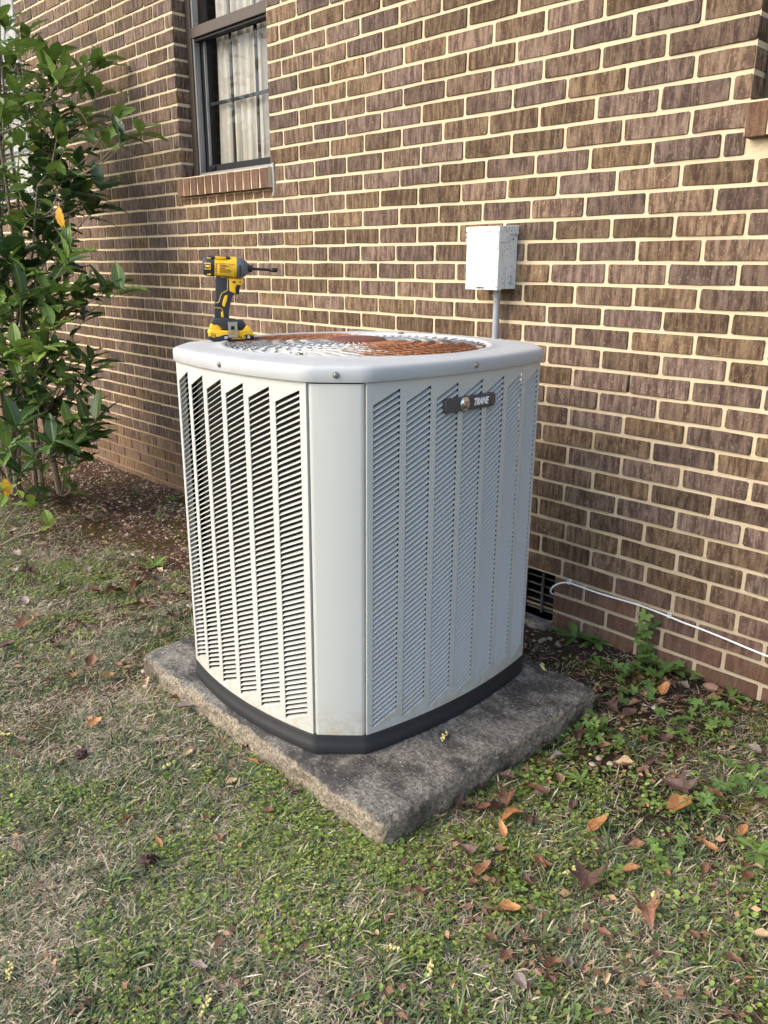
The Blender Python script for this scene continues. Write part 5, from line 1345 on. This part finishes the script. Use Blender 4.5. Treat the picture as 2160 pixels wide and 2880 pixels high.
for i, (px, py, dd, kind) in enumerate(tips):
    rr = random.Random(i*13+3); tip = at_dist(px, py, dd)
    if tip.y > -.12: tip = on_y(px, py, -.14-rr.random()*.1)
    if tip.z < .08: tip.z = .08
    # join the twig to a stem point lower than the tip
    best = min(sp_all, key=lambda t: (t[2]-tip).length + .9*max(0, t[2].z-(tip.z-.22)) + .15*abs(t[2].z-(tip.z-.35)))
    a = best[2]; mid = a.lerp(tip, .5)+Vector((0, 0, -.07+.03*rr.random())) ; mid2 = a.lerp(tip, .8)+Vector((0, 0, -.03))
    q = MB(); q.tube([p-SO for p in smoothpts([a, mid, mid2, tip], 4)], [.0045*(1-.055*k) for k in range(13)], 6, cap=False); sb(q, 'twig', TWIG)
    ax = (tip-mid2).normalized()+Vector((0, 0, .5))
    size = {'d': .155, 'm': .142, 'l': .118}[kind]*rr.uniform(.85, 1.15)
    whorl(tip, ax, rr.choice((4, 5, 6)), size, kind, rr)
    for k, f in enumerate((.35, .55, .72, .86)):
        if rr.random() < .8:
            p = a.lerp(mid, f*2) if f < .5 else mid.lerp(tip, (f-.5)*2)
            d = Vector((rr.uniform(-1, 1), rr.uniform(-1, 1), rr.uniform(-.2, .7))); leaf_at(p, d, size*rr.uniform(.6, 1.0), kind if rr.random() < .7 else 'd', rr.uniform(-.5, .5))
# leaves right on the stems, deeper in the bush
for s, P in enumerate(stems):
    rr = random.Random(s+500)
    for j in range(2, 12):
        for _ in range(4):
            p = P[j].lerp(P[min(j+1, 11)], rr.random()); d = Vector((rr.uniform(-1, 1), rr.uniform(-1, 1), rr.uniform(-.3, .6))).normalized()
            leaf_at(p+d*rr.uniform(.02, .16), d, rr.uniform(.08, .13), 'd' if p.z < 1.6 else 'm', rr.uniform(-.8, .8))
yp = at_dist(165, 578, 3.9); 
leaves.sort(key=lambda t: (t[0]-CAM).length + (0 if project(t[0])[0] > -30 else 50) + (0 if project(t[0])[1] > -40 else 50))
restV = {'d': MB(), 'm': MB(), 'l': MB()}
for i, (p, m, kind) in enumerate(leaves):
    me = LM[kind][i % 5]
    if i < 290:
        o = obj('leaf', me, shrub); o.matrix_basis = Matrix.Translation(-SO) @ m
    else:
        mm = Matrix.Translation(-SO) @ m; restV[kind].add([mm @ v.co for v in me.vertices], [tuple(f.vertices) for f in me.polygons])
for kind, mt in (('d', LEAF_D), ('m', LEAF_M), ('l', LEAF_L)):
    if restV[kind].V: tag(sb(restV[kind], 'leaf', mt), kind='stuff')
o = obj('leaf', LYM, shrub); leaf_at(yp, Vector((.15, .0, -1)), .115, 'm'); o.matrix_basis = Matrix.Translation(-SO) @ leaves[-1][1] @ Matrix.Rotation(1.2, 4, 'Y'); o['label'] = 'bright yellow leaf hanging point down'
o = obj('leaf', LYM, shrub); leaf_at(at_dist(12, 1345, 3.7), Vector((.3, .0, -1)), .09, 'm'); o.matrix_basis = Matrix.Translation(-SO) @ leaves[-1][1]; o['label'] = 'orange brown withered leaf near the ground'
# low runner sprigs reaching out over the soil
for (chain, tipn) in (([(-20,1530,3.55),(40,1510,3.50),(80,1470,3.47),(100,1430,3.45)], 3), ([(-20,1530,3.55),(60,1505,3.47),(105,1495,3.45),(140,1478,3.43)], 3)):
    pts = [at_dist(*c) for c in chain]; q = MB(); q.tube([p-SO for p in smoothpts([SO+Vector((.1, -.1, .02))]+pts, 4)], .0028, 6, cap=False); sb(q, 'twig', TWIG)
    rr = random.Random(tipn+len(chain)+int(pts[-1].x*100))
    for k in range(tipn+1):
        leaf = leaf_at(pts[-1], Vector((rr.uniform(-1, 1), rr.uniform(-1, .4), rr.uniform(.1, .8))), .10, 'l'); m = leaves[-1][1]
        o = obj('leaf', LM['l'][k % 5], shrub); o.matrix_basis = Matrix.Translation(-SO) @ m
